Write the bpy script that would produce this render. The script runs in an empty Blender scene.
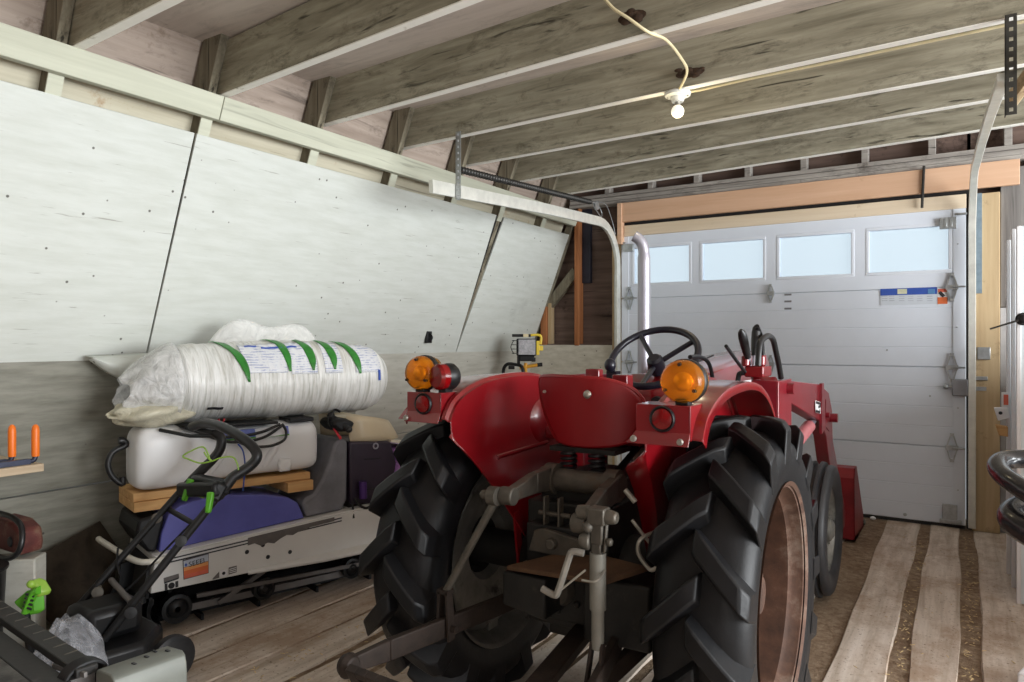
import bpy, bmesh, math, random
from mathutils import Vector, Matrix
random.seed(7)
PI = math.pi
S = bpy.context.scene
COL = S.collection
# ---------------------------------------------------------------- camera geometry (metres, barn axes: +Y towards the garage door)
F, H = 710.0, 1.24
CA, CR = (-.53361, .84573), (.84573, .53361)
def ray(px, py):
    u, v = (px - 512) / F, (341 - py) / F
    return (CA[0] + CR[0]*u, CA[1] + CR[1]*u, v)
def P(px, py, X=None, Y=None, Z=None):
    """world point seen at a photo position on a stated real plane"""
    d = ray(px, py)
    t = X/d[0] if X is not None else (Y/d[1] if Y is not None else (Z-H)/d[2])
    return Vector((d[0]*t, d[1]*t, H + d[2]*t))
SO, SU, SW = (-2.815, 1.675), (.2923, .9563), (-.9563, .2923)
SROT = math.atan2(SU[1], SU[0])
def PS(px, py, w):
    """same, in the snowmobile's own frame (along, across, up)"""
    d = ray(px, py)
    t = (w + SO[0]*SW[0] + SO[1]*SW[1]) / (d[0]*SW[0] + d[1]*SW[1])
    return Vector(((d[0]*t-SO[0])*SU[0] + (d[1]*t-SO[1])*SU[1], w, H + d[2]*t))
def SWD(s, w, z):
    return Vector((SO[0]+SU[0]*s+SW[0]*w, SO[1]+SU[1]*s+SW[1]*w, z))
def wallx(h):               # inner face of the leaning upper wall
    return -3.305 + .392*(h - 1.17)
def lean(h, off=0.0, y=0.0):
    return Vector((wallx(h) + off, y, h))

# ---------------------------------------------------------------- materials
def nodes(name):
    m = bpy.data.materials.new(name); m.use_nodes = True
    nt = m.node_tree; b = nt.nodes['Principled BSDF']
    return m, nt, b
def setin(b, **k):
    for n, v in k.items():
        n = n.replace('_', ' ')
        if n in b.inputs: b.inputs[n].default_value = v
def c4(c): return (c[0], c[1], c[2], 1)
def srgb(r, g, b):
    f = lambda v: (v/255/12.92) if v/255 <= .04045 else ((v/255+.055)/1.055)**2.4
    return (f(r), f(g), f(b))
def coords(nt, scale=(1, 1, 1), rot=(0, 0, 0)):
    tc = nt.nodes.new('ShaderNodeTexCoord'); mp = nt.nodes.new('ShaderNodeMapping')
    mp.inputs['Scale'].default_value = scale; mp.inputs['Rotation'].default_value = rot
    nt.links.new(tc.outputs['Object'], mp.inputs['Vector'])
    return mp.outputs['Vector']
def noise(nt, vec, scale, detail=4, rough=.6, dist=0):
    n = nt.nodes.new('ShaderNodeTexNoise'); n.inputs['Scale'].default_value = scale
    n.inputs['Detail'].default_value = detail; n.inputs['Roughness'].default_value = rough
    n.inputs['Distortion'].default_value = dist
    nt.links.new(vec, n.inputs['Vector']); return n.outputs['Fac']
def ramp(nt, fac, stops):
    r = nt.nodes.new('ShaderNodeValToRGB'); e = r.color_ramp.elements
    while len(e) < len(stops): e.new(.5)
    for el, (p, c) in zip(e, stops):
        el.position = p; el.color = c4(c) if not isinstance(c, (int, float)) else (c, c, c, 1)
    nt.links.new(fac, r.inputs['Fac']); return r.outputs['Color']
def mix(nt, fac, a, b, mode='MIX'):
    m = nt.nodes.new('ShaderNodeMix'); m.data_type = 'RGBA'; m.blend_type = mode
    for sock, v in ((m.inputs[0], fac), (m.inputs[6], a), (m.inputs[7], b)):
        if isinstance(v, bpy.types.NodeSocket): nt.links.new(v, sock)
        elif isinstance(v, (int, float)): sock.default_value = v
        else: sock.default_value = c4(v)
    return m.outputs[2]
def bump(nt, b, fac, strength=.3, dist=.01):
    n = nt.nodes.new('ShaderNodeBump'); n.inputs['Strength'].default_value = strength
    n.inputs['Distance'].default_value = dist
    nt.links.new(fac, n.inputs['Height']); nt.links.new(n.outputs['Normal'], b.inputs['Normal'])
def plain(name, c, rough=.5, metal=0.0, var=.25, scale=14, bmp=.08, dirt=None, damt=.55, dscale=9, spec=.5, coat=0):
    """paint / plastic / metal with mottled wear; dirt = second colour in patches"""
    m, nt, b = nodes(name)
    v = coords(nt)
    n1 = noise(nt, v, scale)
    lo = tuple(x*(1-var) for x in c); hi = tuple(min(1, x*(1+var)) for x in c)
    col = ramp(nt, n1, [(.3, lo), (.7, hi)])
    if dirt:
        n2 = noise(nt, v, dscale, 8, .7)
        col = mix(nt, ramp(nt, n2, [(damt, 0.0), (min(1, damt+.13), 1.0)]), col, dirt)
    nt.links.new(col, b.inputs['Base Color'])
    setin(b, Roughness=rough, Metallic=metal, Specular_IOR_Level=spec, Coat_Weight=coat, Coat_Roughness=.14)
    if bmp: bump(nt, b, noise(nt, v, scale*5, 5), bmp, .004)
    return m
def wood(name, dark, light, axis='X', scale=1.0, stain=None, samt=.6, rough=.8, bmp=.35, crack=.5, grime=0):
    """grain stretched along one axis, cracks and stains of their own shape"""
    m, nt, b = nodes(name)
    st = {'X': (.7, 14, 14), 'Y': (14, .7, 14), 'Z': (14, 14, .7)}[axis]
    v = coords(nt, tuple(x*scale for x in st))
    g = noise(nt, v, 1.6, 8, .62, .4)
    col = ramp(nt, g, [(.28, dark), (.5, tuple((p+q)/2 for p, q in zip(dark, light))), (.72, light)])
    v2 = coords(nt, tuple(x*scale*1.7 for x in st))
    ck = noise(nt, v2, 1.1, 3, .5, .8)
    col = mix(nt, ramp(nt, ck, [(.30, crack), (.36, 0.0)]), col, tuple(x*.25 for x in dark))
    if stain:
        v3 = coords(nt, (2.2, 2.2, 2.2))
        sn = noise(nt, v3, 1.7, 9, .75)
        col = mix(nt, ramp(nt, sn, [(samt, 0.0), (samt+.12, .85)]), col, stain)
    if grime:
        st2 = {'X': (2.5, 9, 9), 'Y': (9, 2.5, 9), 'Z': (9, 9, 2.5)}[axis]
        gn = noise(nt, coords(nt, st2), 1.3, 10, .78, .6)
        col = mix(nt, ramp(nt, gn, [(.52, 0.0), (.66, grime)]), col, tuple(x*.42 for x in dark))
        gw = noise(nt, coords(nt, tuple(x*1.3 for x in st2)), 1.0, 8, .7)
        col = mix(nt, ramp(nt, gw, [(.54, 0.0), (.70, grime*.7)]), col, tuple(min(1, x*1.12) for x in light))
    nt.links.new(col, b.inputs['Base Color']); setin(b, Roughness=rough, Specular_IOR_Level=.25)
    bump(nt, b, g, bmp, .004)
    return m
def glassy(name, c, rough=.1, trans=.9, alpha=1.0, bmp=0, bscale=30, ior=1.3, thin=None):
    m, nt, b = nodes(name)
    setin(b, Base_Color=c4(c), Roughness=rough, Transmission_Weight=trans, Alpha=alpha, IOR=ior)
    if bmp: bump(nt, b, noise(nt, coords(nt), bscale, 6, .6, 1.0), bmp, .01)
    return m
def film(name, c, opac, rough=.25, bmp=.5, bscale=22, aniso=(1, 1, 1)):
    """thin plastic film: partly clear, glossy, crumpled"""
    m, nt, b = nodes(name)
    v = coords(nt, aniso); n = noise(nt, v, bscale, 7, .65, 1.2)
    setin(b, Base_Color=c4(c), Roughness=rough, Specular_IOR_Level=.6)
    tr = nt.nodes.new('ShaderNodeBsdfTransparent'); mx = nt.nodes.new('ShaderNodeMixShader')
    r = ramp(nt, n, [(.3, max(0, opac-.2)), (.7, min(1, opac+.2))])
    nt.links.new(r, mx.inputs[0]); nt.links.new(tr.outputs[0], mx.inputs[1]); nt.links.new(b.outputs[0], mx.inputs[2])
    nt.links.new(mx.outputs[0], nt.nodes['Material Output'].inputs['Surface'])
    bump(nt, b, n, bmp, .02)
    return m
def emit(name, c, s):
    m, nt, b = nodes(name)
    setin(b, Base_Color=c4(c), Emission_Color=c4(c), Emission_Strength=s, Roughness=.3)
    return m

# ---------------------------------------------------------------- mesh helpers
def V(*a): return Vector(a[0]) if len(a) == 1 else Vector(a)
def box(bm, lo, hi):
    (x0, y0, z0), (x1, y1, z1) = lo, hi
    v = [bm.verts.new(p) for p in ((x0,y0,z0),(x1,y0,z0),(x1,y1,z0),(x0,y1,z0),(x0,y0,z1),(x1,y0,z1),(x1,y1,z1),(x0,y1,z1))]
    for f in ((0,3,2,1),(4,5,6,7),(0,1,5,4),(1,2,6,5),(2,3,7,6),(3,0,4,7)): bm.faces.new([v[i] for i in f])
    return v
def frame(d, up=(0, 0, 1)):
    d = Vector(d).normalized(); up = Vector(up)
    if abs(d.dot(up)) > .98: up = Vector((0, 1, 0)) if abs(d.y) < .9 else Vector((1, 0, 0))
    s = d.cross(up).normalized(); return d, s, s.cross(d).normalized()
def bar(bm, p, q, w, h, up=(0, 0, 1), w2=None, h2=None):
    """rectangular bar between two points (w across, h along up), may taper"""
    p, q = V(p), V(q); d, s, u = frame(q-p, up)
    w2 = w if w2 is None else w2; h2 = h if h2 is None else h2
    v = []
    for c, a, b in ((p, w, h), (q, w2, h2)):
        v += [bm.verts.new(c + s*a/2*i + u*b/2*j) for i, j in ((-1,-1),(1,-1),(1,1),(-1,1))]
    for f in ((3,2,1,0),(4,5,6,7),(0,1,5,4),(1,2,6,5),(2,3,7,6),(3,0,4,7)): bm.faces.new([v[i] for i in f])
def spline(pts, n=6, closed=False):
    pts = [V(p) for p in pts]; out = []; N = len(pts)
    if N < 3: return pts
    for i in range(N if closed else N-1):
        g = (lambda k: pts[k % N]) if closed else (lambda k: pts[min(max(k, 0), N-1)])
        a, b, c, d = g(i-1), g(i), g(i+1), g(i+2)
        for k in range(n):
            t = k/n
            out.append(.5*((2*b)+(c-a)*t+(2*a-5*b+4*c-d)*t*t+(3*b-a-3*c+d)*t**3))
    if not closed: out.append(pts[-1])
    return out
def sweep(bm, pts, sec, closed=False, up=(0, 0, 1), caps=True):
    """sweep a closed 2-D section [(a,b)...] or a function i->section along points"""
    pts = [V(p) for p in pts]; N = len(pts); rings = []; ref = V(up)
    for i, p in enumerate(pts):
        a = pts[(i-1) % N] if (closed or i) else p; b = pts[(i+1) % N] if (closed or i < N-1) else p
        d = (b-a).normalized()
        s = d.cross(ref)
        if s.length < .05: s = d.cross(Vector((.31, .9, .3)))
        s.normalize(); u = s.cross(d).normalized()
        if callable(sec): sc = sec(i/(N-1) if N > 1 else 0)
        else: sc = sec
        rings.append([bm.verts.new(p + s*x + u*y) for x, y in sc]); ref = u if abs(u.dot(V(up))) < .999 or True else V(up)
    M = len(rings[0])
    for i in range(N if closed else N-1):
        A, B = rings[i], rings[(i+1) % N]
        for k in range(M):
            bm.faces.new((A[k], A[(k+1) % M], B[(k+1) % M], B[k]))
    if caps and not closed:
        bm.faces.new(rings[0][::-1]); bm.faces.new(rings[-1])
    return rings
def circ(r, n=10, ry=None): 
    ry = r if ry is None else ry
    return [(r*math.cos(2*PI*k/n), ry*math.sin(2*PI*k/n)) for k in range(n)]
def tube(bm, pts, r, n=10, closed=False, r2=None):
    if r2 is None: return sweep(bm, pts, circ(r, n), closed)
    return sweep(bm, pts, lambda t: circ(r+(r2-r)*t, n), closed)
def lathe(bm, prof, c, axis=(1, 0, 0), n=40, caps=True):
    """profile [(radius, distance along axis)...] turned about an axis"""
    d, s, u = frame(axis); c = V(c); rings = []
    for r, x in prof:
        rings.append([bm.verts.new(c + d*x + (s*math.cos(2*PI*k/n) + u*math.sin(2*PI*k/n))*max(r, 1e-4)) for k in range(n)])
    for A, B in zip(rings, rings[1:]):
        for k in range(n): bm.faces.new((A[k], A[(k+1) % n], B[(k+1) % n], B[k]))
    if caps:
        bm.faces.new(rings[0][::-1]); bm.faces.new(rings[-1])
def prism(bm, poly, vec):
    """closed 3-D polygon pushed along vec"""
    A = [bm.verts.new(p) for p in poly]; vec = V(vec); B = [bm.verts.new(V(p)+vec) for p in poly]
    n = len(A); bm.faces.new(A[::-1]); bm.faces.new(B)
    for k in range(n): bm.faces.new((A[k], A[(k+1) % n], B[(k+1) % n], B[k]))
def grid(bm, f, nu, nv, cu=False, cv=False):
    """surface from f(u,v), u,v in 0..1"""
    W = [[bm.verts.new(f(i/(nu if cu else nu-1) if nu > 1 else 0, j/(nv if cv else nv-1))) for j in range(nv)] for i in range(nu)]
    for i in range(nu if cu else nu-1):
        for j in range(nv if cv else nv-1):
            bm.faces.new((W[i][j], W[(i+1) % nu][j], W[(i+1) % nu][(j+1) % nv], W[i][(j+1) % nv]))
    return W
def ball(bm, c, r, sc=(1, 1, 1), n=14):
    g = bmesh.ops.create_uvsphere(bm, u_segments=n, v_segments=max(6, n//2+2), radius=1)
    for v in g['verts']: v.co = V(c) + Vector((v.co.x*r*sc[0], v.co.y*r*sc[1], v.co.z*r*sc[2]))
def nb(): return bmesh.new()

SPLIT = {'drawbar_hanger', 'track_bracket', 'ruler_tick', 'lens_screw', 'seat_bolt', 'wheel_nut', 'bracket_bolt', 'stile', 'slot_block', 'vent_slot', 'screw', 'packing_slip', 'lime_cap', 'black_cable', 'red_strap', 'black_end_grip', 'sticker_marks', 'swinging_drawbar', 'check_chain_hook', 'panel_seam', 'spray_boom', 'red_control_box', 'jaw_rail', 'gusset', 'pivot_pin', 'gauge', 'pressed_rib', 'footplate'}
def obj(name, bm, mat, parent=None, base=None, **k):
    """links a bmesh as ONE object; listed small fittings become one object per loose piece"""
    if name not in SPLIT: return obj1(name, bm, mat, parent, base, **k)
    left = set(bm.verts); isl = []
    while left:
        st = [left.pop()]; cur = set(st)
        while st:
            for e in st.pop().link_edges:
                for w in e.verts:
                    if w not in cur: cur.add(w); left.discard(w); st.append(w)
        isl.append(cur)
    out = None
    for cur in isl:
        idx = {v.index for v in cur} if False else cur
        nbm = bmesh.new(); mp_ = {v: nbm.verts.new(v.co) for v in cur}
        for f in bm.faces:
            if f.verts[0] in cur: nbm.faces.new([mp_[v] for v in f.verts])
        out = obj1(name, nbm, mat, parent, base, **k)
    bm.free()
    return out
def obj1(name, bm, mat, parent=None, base=None, angle=38, bevel=0, solid=0, subd=0, kind=None, offs=0.0):
    """links a bmesh as ONE object; base = the point that becomes its origin"""
    bm.normal_update(); bmesh.ops.recalc_face_normals(bm, faces=bm.faces[:])
    if base is not None:
        for v in bm.verts: v.co -= V(base)
    for f in bm.faces: f.smooth = True
    for e in bm.edges:
        if len(e.link_faces) == 2: e.smooth = e.calc_face_angle(0) < math.radians(angle)
    me = bpy.data.meshes.new(name); bm.to_mesh(me); bm.free()
    for m in (mat if isinstance(mat, (list, tuple)) else [mat]): me.materials.append(m)
    o = bpy.data.objects.new(name, me); COL.objects.link(o)
    if base is not None: o.location = base
    if parent is not None: o.parent = parent
    if solid:
        s = o.modifiers.new('thickness', 'SOLIDIFY'); s.thickness = solid; s.offset = offs
    if subd:
        s = o.modifiers.new('subdivision', 'SUBSURF'); s.levels = s.render_levels = subd
    if bevel:
        s = o.modifiers.new('bevel', 'BEVEL'); s.width = bevel; s.segments = 2; s.limit_method = 'ANGLE'; s.angle_limit = math.radians(40)
    if kind: o['kind'] = kind
    return o
def tag(o, label, cat, group=None, kind=None):
    o['label'] = label; o['category'] = cat
    if group: o['group'] = group
    if kind: o['kind'] = kind
    return o
def thing(name, loc, label, cat, rot=0, group=None, kind=None):
    o = bpy.data.objects.new(name, None); COL.objects.link(o); o.empty_display_size = .1
    o.location = loc; o.rotation_euler = (0, 0, rot)
    return tag(o, label, cat, group, kind)
def copy_tree(o, parent=None):
    c = o.copy(); COL.objects.link(c)
    if parent is not None: c.parent = parent
    for ch in list(o.children): copy_tree(ch, c)
    return c
def text(name, body, mat, parent, origin, xdir, updir, size, extr=.0006, align='LEFT'):
    cu = bpy.data.curves.new(name, 'FONT'); cu.body = body; cu.size = size; cu.extrude = extr; cu.align_x = align
    cu.materials.append(mat)
    o = bpy.data.objects.new(name, cu); COL.objects.link(o)
    x = V(xdir).normalized(); y = V(updir); y = (y - x*y.dot(x)).normalized(); z = x.cross(y)
    m = Matrix((x, y, z)).transposed().to_4x4(); m.translation = V(origin)
    me = bpy.data.meshes.new_from_object(o.evaluated_get(bpy.context.evaluated_depsgraph_get())); me.transform(m)
    bpy.data.objects.remove(o); me.materials.clear(); me.materials.append(mat)
    o = bpy.data.objects.new(name, me); COL.objects.link(o)
    if parent is not None: o.parent = parent
    return o

# ---------------------------------------------------------------- palette
M = {}
M['white_wall'] = None
def wallmat(name, base, low, grain=.5, seed=0):
    m, nt, b = nodes(name)
    v = coords(nt, (3, 1.2, 9)); g = noise(nt, v, 3, 8, .65)
    col = ramp(nt, g, [(.3, low), (.62, base)])
    # fine horizontal scratches and dark nail specks
    v2 = coords(nt, (3, 2.0, 46)); s = noise(nt, v2, 2.1, 6, .6, .3)
    col = mix(nt, ramp(nt, s, [(.29, grain), (.345, 0.0)]), col, (.16, .14, .11))
    v3 = coords(nt, (1, 1, 1)); vo = nt.nodes.new('ShaderNodeTexVoronoi'); vo.inputs['Scale'].default_value = 11
    nt.links.new(v3, vo.inputs['Vector'])
    col = mix(nt, ramp(nt, vo.outputs['Distance'], [(.05, .85), (.075, 0.0)]), col, (.06, .05, .04))
    st = noise(nt, coords(nt, (1.1, 1.1, 1.1)), 1.3, 9, .72)
    col = mix(nt, ramp(nt, st, [(.62, 0.0), (.78, .55)]), col, tuple(x*.62 for x in low))
    nt.links.new(col, b.inputs['Base Color']); setin(b, Roughness=.55, Specular_IOR_Level=.3)
    bump(nt, b, g, .25, .003)
    return m
M['white_wall'] = wallmat('white painted sheeting', srgb(206, 209, 203), srgb(194, 197, 189), .55)
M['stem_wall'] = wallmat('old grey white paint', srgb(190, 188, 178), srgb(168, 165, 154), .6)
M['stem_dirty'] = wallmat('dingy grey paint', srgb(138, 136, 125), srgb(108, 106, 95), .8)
M['far_white'] = wallmat('chalky white paint', srgb(214, 208, 194), srgb(190, 183, 166), .5)
M['joist'] = wood('whitewashed joist', srgb(122, 116, 98), srgb(184, 178, 158), 'X', 1, srgb(98, 90, 70), .6, bmp=.4, crack=.9, grime=.75)
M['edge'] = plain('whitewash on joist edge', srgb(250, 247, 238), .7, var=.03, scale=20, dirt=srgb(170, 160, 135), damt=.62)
M['rafter'] = wood('weathered rafter', srgb(84, 76, 62), srgb(150, 142, 122), 'Z', 1, srgb(50, 44, 34), .55, crack=.9, grime=.8)
M['ledger'] = wood('cream ledger', srgb(184, 185, 167), srgb(204, 205, 187), 'Y', 1, srgb(150, 122, 76), .72, crack=.3)
M['ceiling'] = wood('pinkish ply', srgb(190, 176, 166), srgb(216, 204, 194), 'X', .5, srgb(150, 134, 120), .62, crack=.3, grime=.3)
M['sheath'] = wood('roof sheathing', srgb(150, 134, 122), srgb(190, 174, 162), 'Y', .7, srgb(110, 92, 76), .58, crack=.6, grime=.6)
M['darkply'] = wood('dark brown ply', srgb(82, 66, 60), srgb(128, 108, 98), 'X', .7, srgb(40, 30, 27), .55, crack=.7)
M['orangewood'] = wood('new orange stud', srgb(138, 84, 52), srgb(190, 128, 84), 'Z', 1, srgb(96, 54, 34), .66, crack=.3)
M['header'] = wood('tan header', srgb(206, 164, 132), srgb(222, 184, 154), 'X', .8, srgb(176, 130, 98), .68, crack=.15)
M['pale'] = wood('pale new lumber', srgb(178, 152, 116), srgb(206, 184, 148), 'Z', .8, srgb(116, 90, 64), .56, crack=.3)
M['palex'] = wood('pale lower header', srgb(212, 192, 164), srgb(228, 212, 188), 'X', .8, srgb(150, 122, 84), .62, crack=.2)
M['pine'] = wood('pine block', srgb(196, 146, 92), srgb(226, 186, 132), 'X', 1.5, srgb(160, 104, 56), .62, crack=.15)
M['grayboard'] = wood('grey weathered board', srgb(96, 92, 90), srgb(150, 146, 142), 'Z', 1, srgb(66, 62, 60), .6, crack=.9)
M['plateboard'] = wood('whitewashed plates', srgb(128, 122, 116), srgb(186, 180, 172), 'X', 1, srgb(80, 72, 66), .58, crack=.9, grime=.7)
M['black'] = plain('black void lining', (.012, .011, .011), .9, var=.3)
M['door'] = plain('white door skin', srgb(222, 228, 238), .45, var=.03, scale=3, bmp=.02)
M['doorframe'] = plain('window surround', srgb(224, 229, 238), .4, var=.02, scale=3, bmp=0)
M['galv'] = plain('galvanised steel', srgb(176, 180, 182), .38, .75, var=.2, scale=24)
M['track'] = plain('pale track steel', srgb(222, 222, 214), .32, .35, var=.1, scale=18)
M['darksteel'] = plain('dark spring steel', (.045, .043, .04), .45, .6, var=.3)
M['rubber'] = plain('rubber seal', (.02, .02, .02), .7)
M['red'] = plain('tractor red paint', srgb(124, 7, 18), .32, coat=.9, var=.12, scale=6, bmp=.03, dirt=srgb(118, 34, 32), damt=.64, dscale=5)
M['redold'] = plain('faded loader red', srgb(122, 14, 30), .36, coat=.5, var=.18, scale=7, bmp=.06, dirt=srgb(92, 36, 36), damt=.6, dscale=7)
M['tire'] = plain('tyre rubber', (.007, .007, .008), .45, var=.35, scale=10, bmp=.2, dirt=(.11, .105, .095), damt=.68, dscale=8, spec=.3)
M['tiresmooth'] = plain('front tyre rubber', (.022, .022, .024), .5, var=.3, scale=12, bmp=.1)
M['rust'] = plain('rusty rim', srgb(80, 54, 40), .75, .1, var=.5, scale=12, bmp=.25, dirt=srgb(112, 96, 84), damt=.58, dscale=6)
M['rimsilver'] = plain('grey rim', srgb(120, 118, 112), .5, .55, var=.3, scale=14, bmp=.1, dirt=(.03, .028, .025), damt=.56)
M['iron'] = plain('oily cast iron', (.011, .0105, .0095), .55, .2, var=.5, scale=15, bmp=.25, dirt=(.05, .044, .035), damt=.62)
M['arm'] = plain('worn grey lift arm', srgb(88, 83, 75), .5, .45, var=.3, scale=18, bmp=.2, dirt=srgb(82, 66, 52), damt=.55)
M['brownsteel'] = plain('brown rusty link', srgb(46, 36, 30), .65, .3, var=.35, scale=20, bmp=.3, dirt=srgb(46, 34, 28), damt=.58)
M['rustplate'] = plain('rust and moss plate', srgb(84, 60, 40), .75, .2, var=.35, scale=14, bmp=.3, dirt=srgb(132, 120, 84), damt=.55)
M['amber'] = glassy('amber lens', (1.0, .42, .03), .12, .9, bmp=.25, bscale=60)
M['redlens'] = plain('red lens', srgb(120, 8, 12), .15, var=.3, scale=40, bmp=.1)
M['blackplastic'] = plain('black plastic', (.010, .010, .011), .42, var=.3, spec=.35)
M['wheelblack'] = plain('steering wheel plastic', (.013, .013, .022), .28, var=.2)
M['hose'] = plain('black hose', (.012, .012, .013), .4, var=.2)
M['chrome'] = plain('chromed pipe', srgb(172, 170, 180), .35, .5, var=.05, bmp=.02)
M['pipewhite'] = plain('white tube', srgb(222, 218, 206), .4, .1, var=.08)
M['bolt'] = plain('zinc bolt', srgb(170, 166, 156), .4, .7, var=.2)
M['sledwhite'] = plain('chipped white tunnel', srgb(224, 223, 220), .5, .05, var=.05, scale=5, bmp=.05, dirt=srgb(150, 140, 126), damt=.66, dscale=6)
M['sledgrey'] = plain('bare grey metal', srgb(112, 108, 106), .5, .3, var=.2)
M['seatblue'] = plain('violet blue vinyl', srgb(98, 100, 176), .38, var=.12, scale=6, bmp=.12)
M['seatgrey'] = plain('dark grey vinyl', srgb(120, 120, 126), .6, var=.25, scale=9, bmp=.2)
M['purpleblack'] = plain('dark purple plastic', srgb(42, 30, 46), .45, var=.2, scale=6)
M['purple'] = plain('lilac cowl', srgb(170, 120, 190), .4, var=.06)
M['violet'] = plain('violet metal', srgb(84, 52, 120), .35, .4, var=.15)
M['shield'] = plain('tan windshield', srgb(204, 188, 158), .35, var=.06, scale=5, bmp=.02)
M['tank'] = plain('white poly tank', srgb(236, 237, 238), .35, var=.03, scale=4, bmp=.03)
M['cream'] = plain('cream flange', srgb(226, 218, 200), .45, var=.06)
M['lime'] = plain('lime plastic', srgb(84, 158, 36), .4, var=.12)
M['limewire'] = plain('lime wire', srgb(132, 168, 60), .45, var=.1)
M['blue'] = plain('blue print', srgb(52, 84, 168), .5, var=.1)
M['bluelabel'] = plain('blue label', srgb(110, 124, 200), .45, var=.2, scale=20)
M['orange'] = plain('orange vinyl grip', srgb(238, 118, 30), .4, var=.06)
M['orangestk'] = plain('orange sticker', srgb(222, 112, 62), .5, var=.1)
M['peach'] = plain('peach sticker', srgb(232, 160, 96), .5, var=.12)
M['redstk'] = plain('coral sticker', srgb(222, 108, 84), .5, var=.12)
M['ink'] = plain('black ink', (.02, .02, .024), .5, var=.2)
M['paper'] = plain('white sticker', srgb(232, 232, 234), .5, var=.03)
M['yellow'] = plain('yellow paint', srgb(236, 206, 70), .4, var=.08)
M['yellowor'] = plain('amber yellow paint', srgb(222, 160, 52), .4, var=.08)
M['cardbrown'] = wood('dark brown sheet', srgb(38, 30, 22), srgb(58, 48, 36), 'X', .8, srgb(26, 20, 16), .55, crack=.3)
M['worktop'] = plain('dark ribbed jaw', srgb(38, 37, 36), .6, var=.25, scale=12, bmp=.15, dirt=srgb(70, 68, 66), damt=.62)
M['greysteel'] = plain('grey folded steel', srgb(112, 115, 108), .5, .1, var=.12, scale=7, bmp=.05, dirt=srgb(110, 110, 100), damt=.62)
M['roll'] = None
M['bulb'] = emit('lit bulb glass', (1.0, .94, .78), .5)
M['porcelain'] = plain('porcelain', srgb(216, 216, 210), .25, var=.03)
M['panelblue'] = plain('cool white sheet', srgb(222, 232, 236), .4, var=.03)
M['gloss'] = plain('glossy black vinyl', (.016, .016, .018), .2, var=.2, bmp=.1, scale=10)
M['wire'] = plain('cream cable', srgb(214, 200, 160), .5, var=.1)
M['redcloth'] = plain('red webbing', srgb(196, 26, 44), .5, var=.1)
M['dirtybag'] = film('crumpled clear bag', (.7, .72, .78), .25, .2, .8, 14)
M['clearbag'] = film('clear wrap', (.95, .95, .94), .5, .18, 1.0, 16)
M['sheetfilm'] = film('translucent wrap', (.95, .95, .93), .4, .3, .4, 10)
# ================================================================ THE SETTING
YE = 5.55                     # plane of the garage door
# floor: dirt bed with worn planks running to the door
def floor():
    m, nt, b = nodes('packed dirt'); v = coords(nt)
    n = noise(nt, v, 26, 8, .75); n2 = noise(nt, v, 4, 6, .6)
    col = ramp(nt, n, [(.3, srgb(124, 102, 82)), (.55, srgb(172, 150, 126)), (.74, srgb(208, 192, 168))])
    col = mix(nt, ramp(nt, n2, [(.4, 0.0), (.7, .6)]), col, srgb(124, 98, 76))
    nt.links.new(col, b.inputs['Base Color']); setin(b, Roughness=.95, Specular_IOR_Level=.1); bump(nt, b, n, 1.0, .03)
    dirt = m
    m, nt, b = nodes('worn floor plank')
    v = coords(nt, (16, .9, 4)); g = noise(nt, v, 1.5, 8, .62, .35)
    col = ramp(nt, g, [(.3, srgb(176, 162, 146)), (.5, srgb(208, 195, 181)), (.7, srgb(224, 213, 201))])
    v2 = coords(nt, (1.6, 1.0, 1)); st = noise(nt, v2, 2.2, 9, .75)
    col = mix(nt, ramp(nt, st, [(.45, 0.0), (.62, .8)]), col, srgb(166, 142, 120))
    v3 = coords(nt); sp = noise(nt, v3, 60, 4, .7)
    col = mix(nt, ramp(nt, sp, [(.60, 0.0), (.66, .7)]), col, srgb(104, 84, 66))
    nt.links.new(col, b.inputs['Base Color']); setin(b, Roughness=.85, Specular_IOR_Level=.2); bump(nt, b, g, .35, .006)
    bm = nb()
    xs = []
    x = -3.6
    while x < -.62:
        w = random.choice((.19, .21, .235)); 
        if x + w > -.56: w = -.56 - x
        xs.append((x, x+w)); x += w + random.choice((.008, .010, .014, .026))
    xs += [(-.426, -.225), (-.172, .002), (.076, .262), (.30, .50), (.53, .74), (.77, .99), (1.02, 1.24), (1.27, 1.5)]
    for x0, x1 in xs:
        ny = 60
        def f(u, v_, x0=x0, x1=x1):
            y = -2.2 + v_*8.0
            wob = .006*math.sin(y*2.3+x0*9) + .004*math.sin(y*6.1+x0*4)
            e = 0 if 0 < u < 1 else -.012
            return Vector((x0+(x1-x0)*u + (wob if u > .5 else -wob), y, .0 + e + .002*math.sin(y*1.9+x0*13)))
        us_ = (0, .04, .5, .96, 1); W = grid(bm, lambda u, v_: f(us_[int(round(u*4))], v_), 5, ny)
    nplank = len(bm.faces)
    def g_(u, v_):
        X, Y = -4+6*u, -2.4+8.3*v_
        h = -.0065 + .0025*math.sin(X*19+1.3*math.sin(Y*7))*math.sin(Y*9+X*5) + .0015*math.sin(X*61)*math.sin(Y*37)
        return Vector((X, Y, h))
    grid(bm, g_, 220, 260)
    o = obj('floor', bm, [M_PLANK := m, dirt], base=(0, 0, 0), kind='structure')
    for i, p in enumerate(o.data.polygons): p.material_index = 0 if i < nplank else 1
    tag(o, 'floor of worn pale planks with dirt packed between them', 'floor')
floor()
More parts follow.
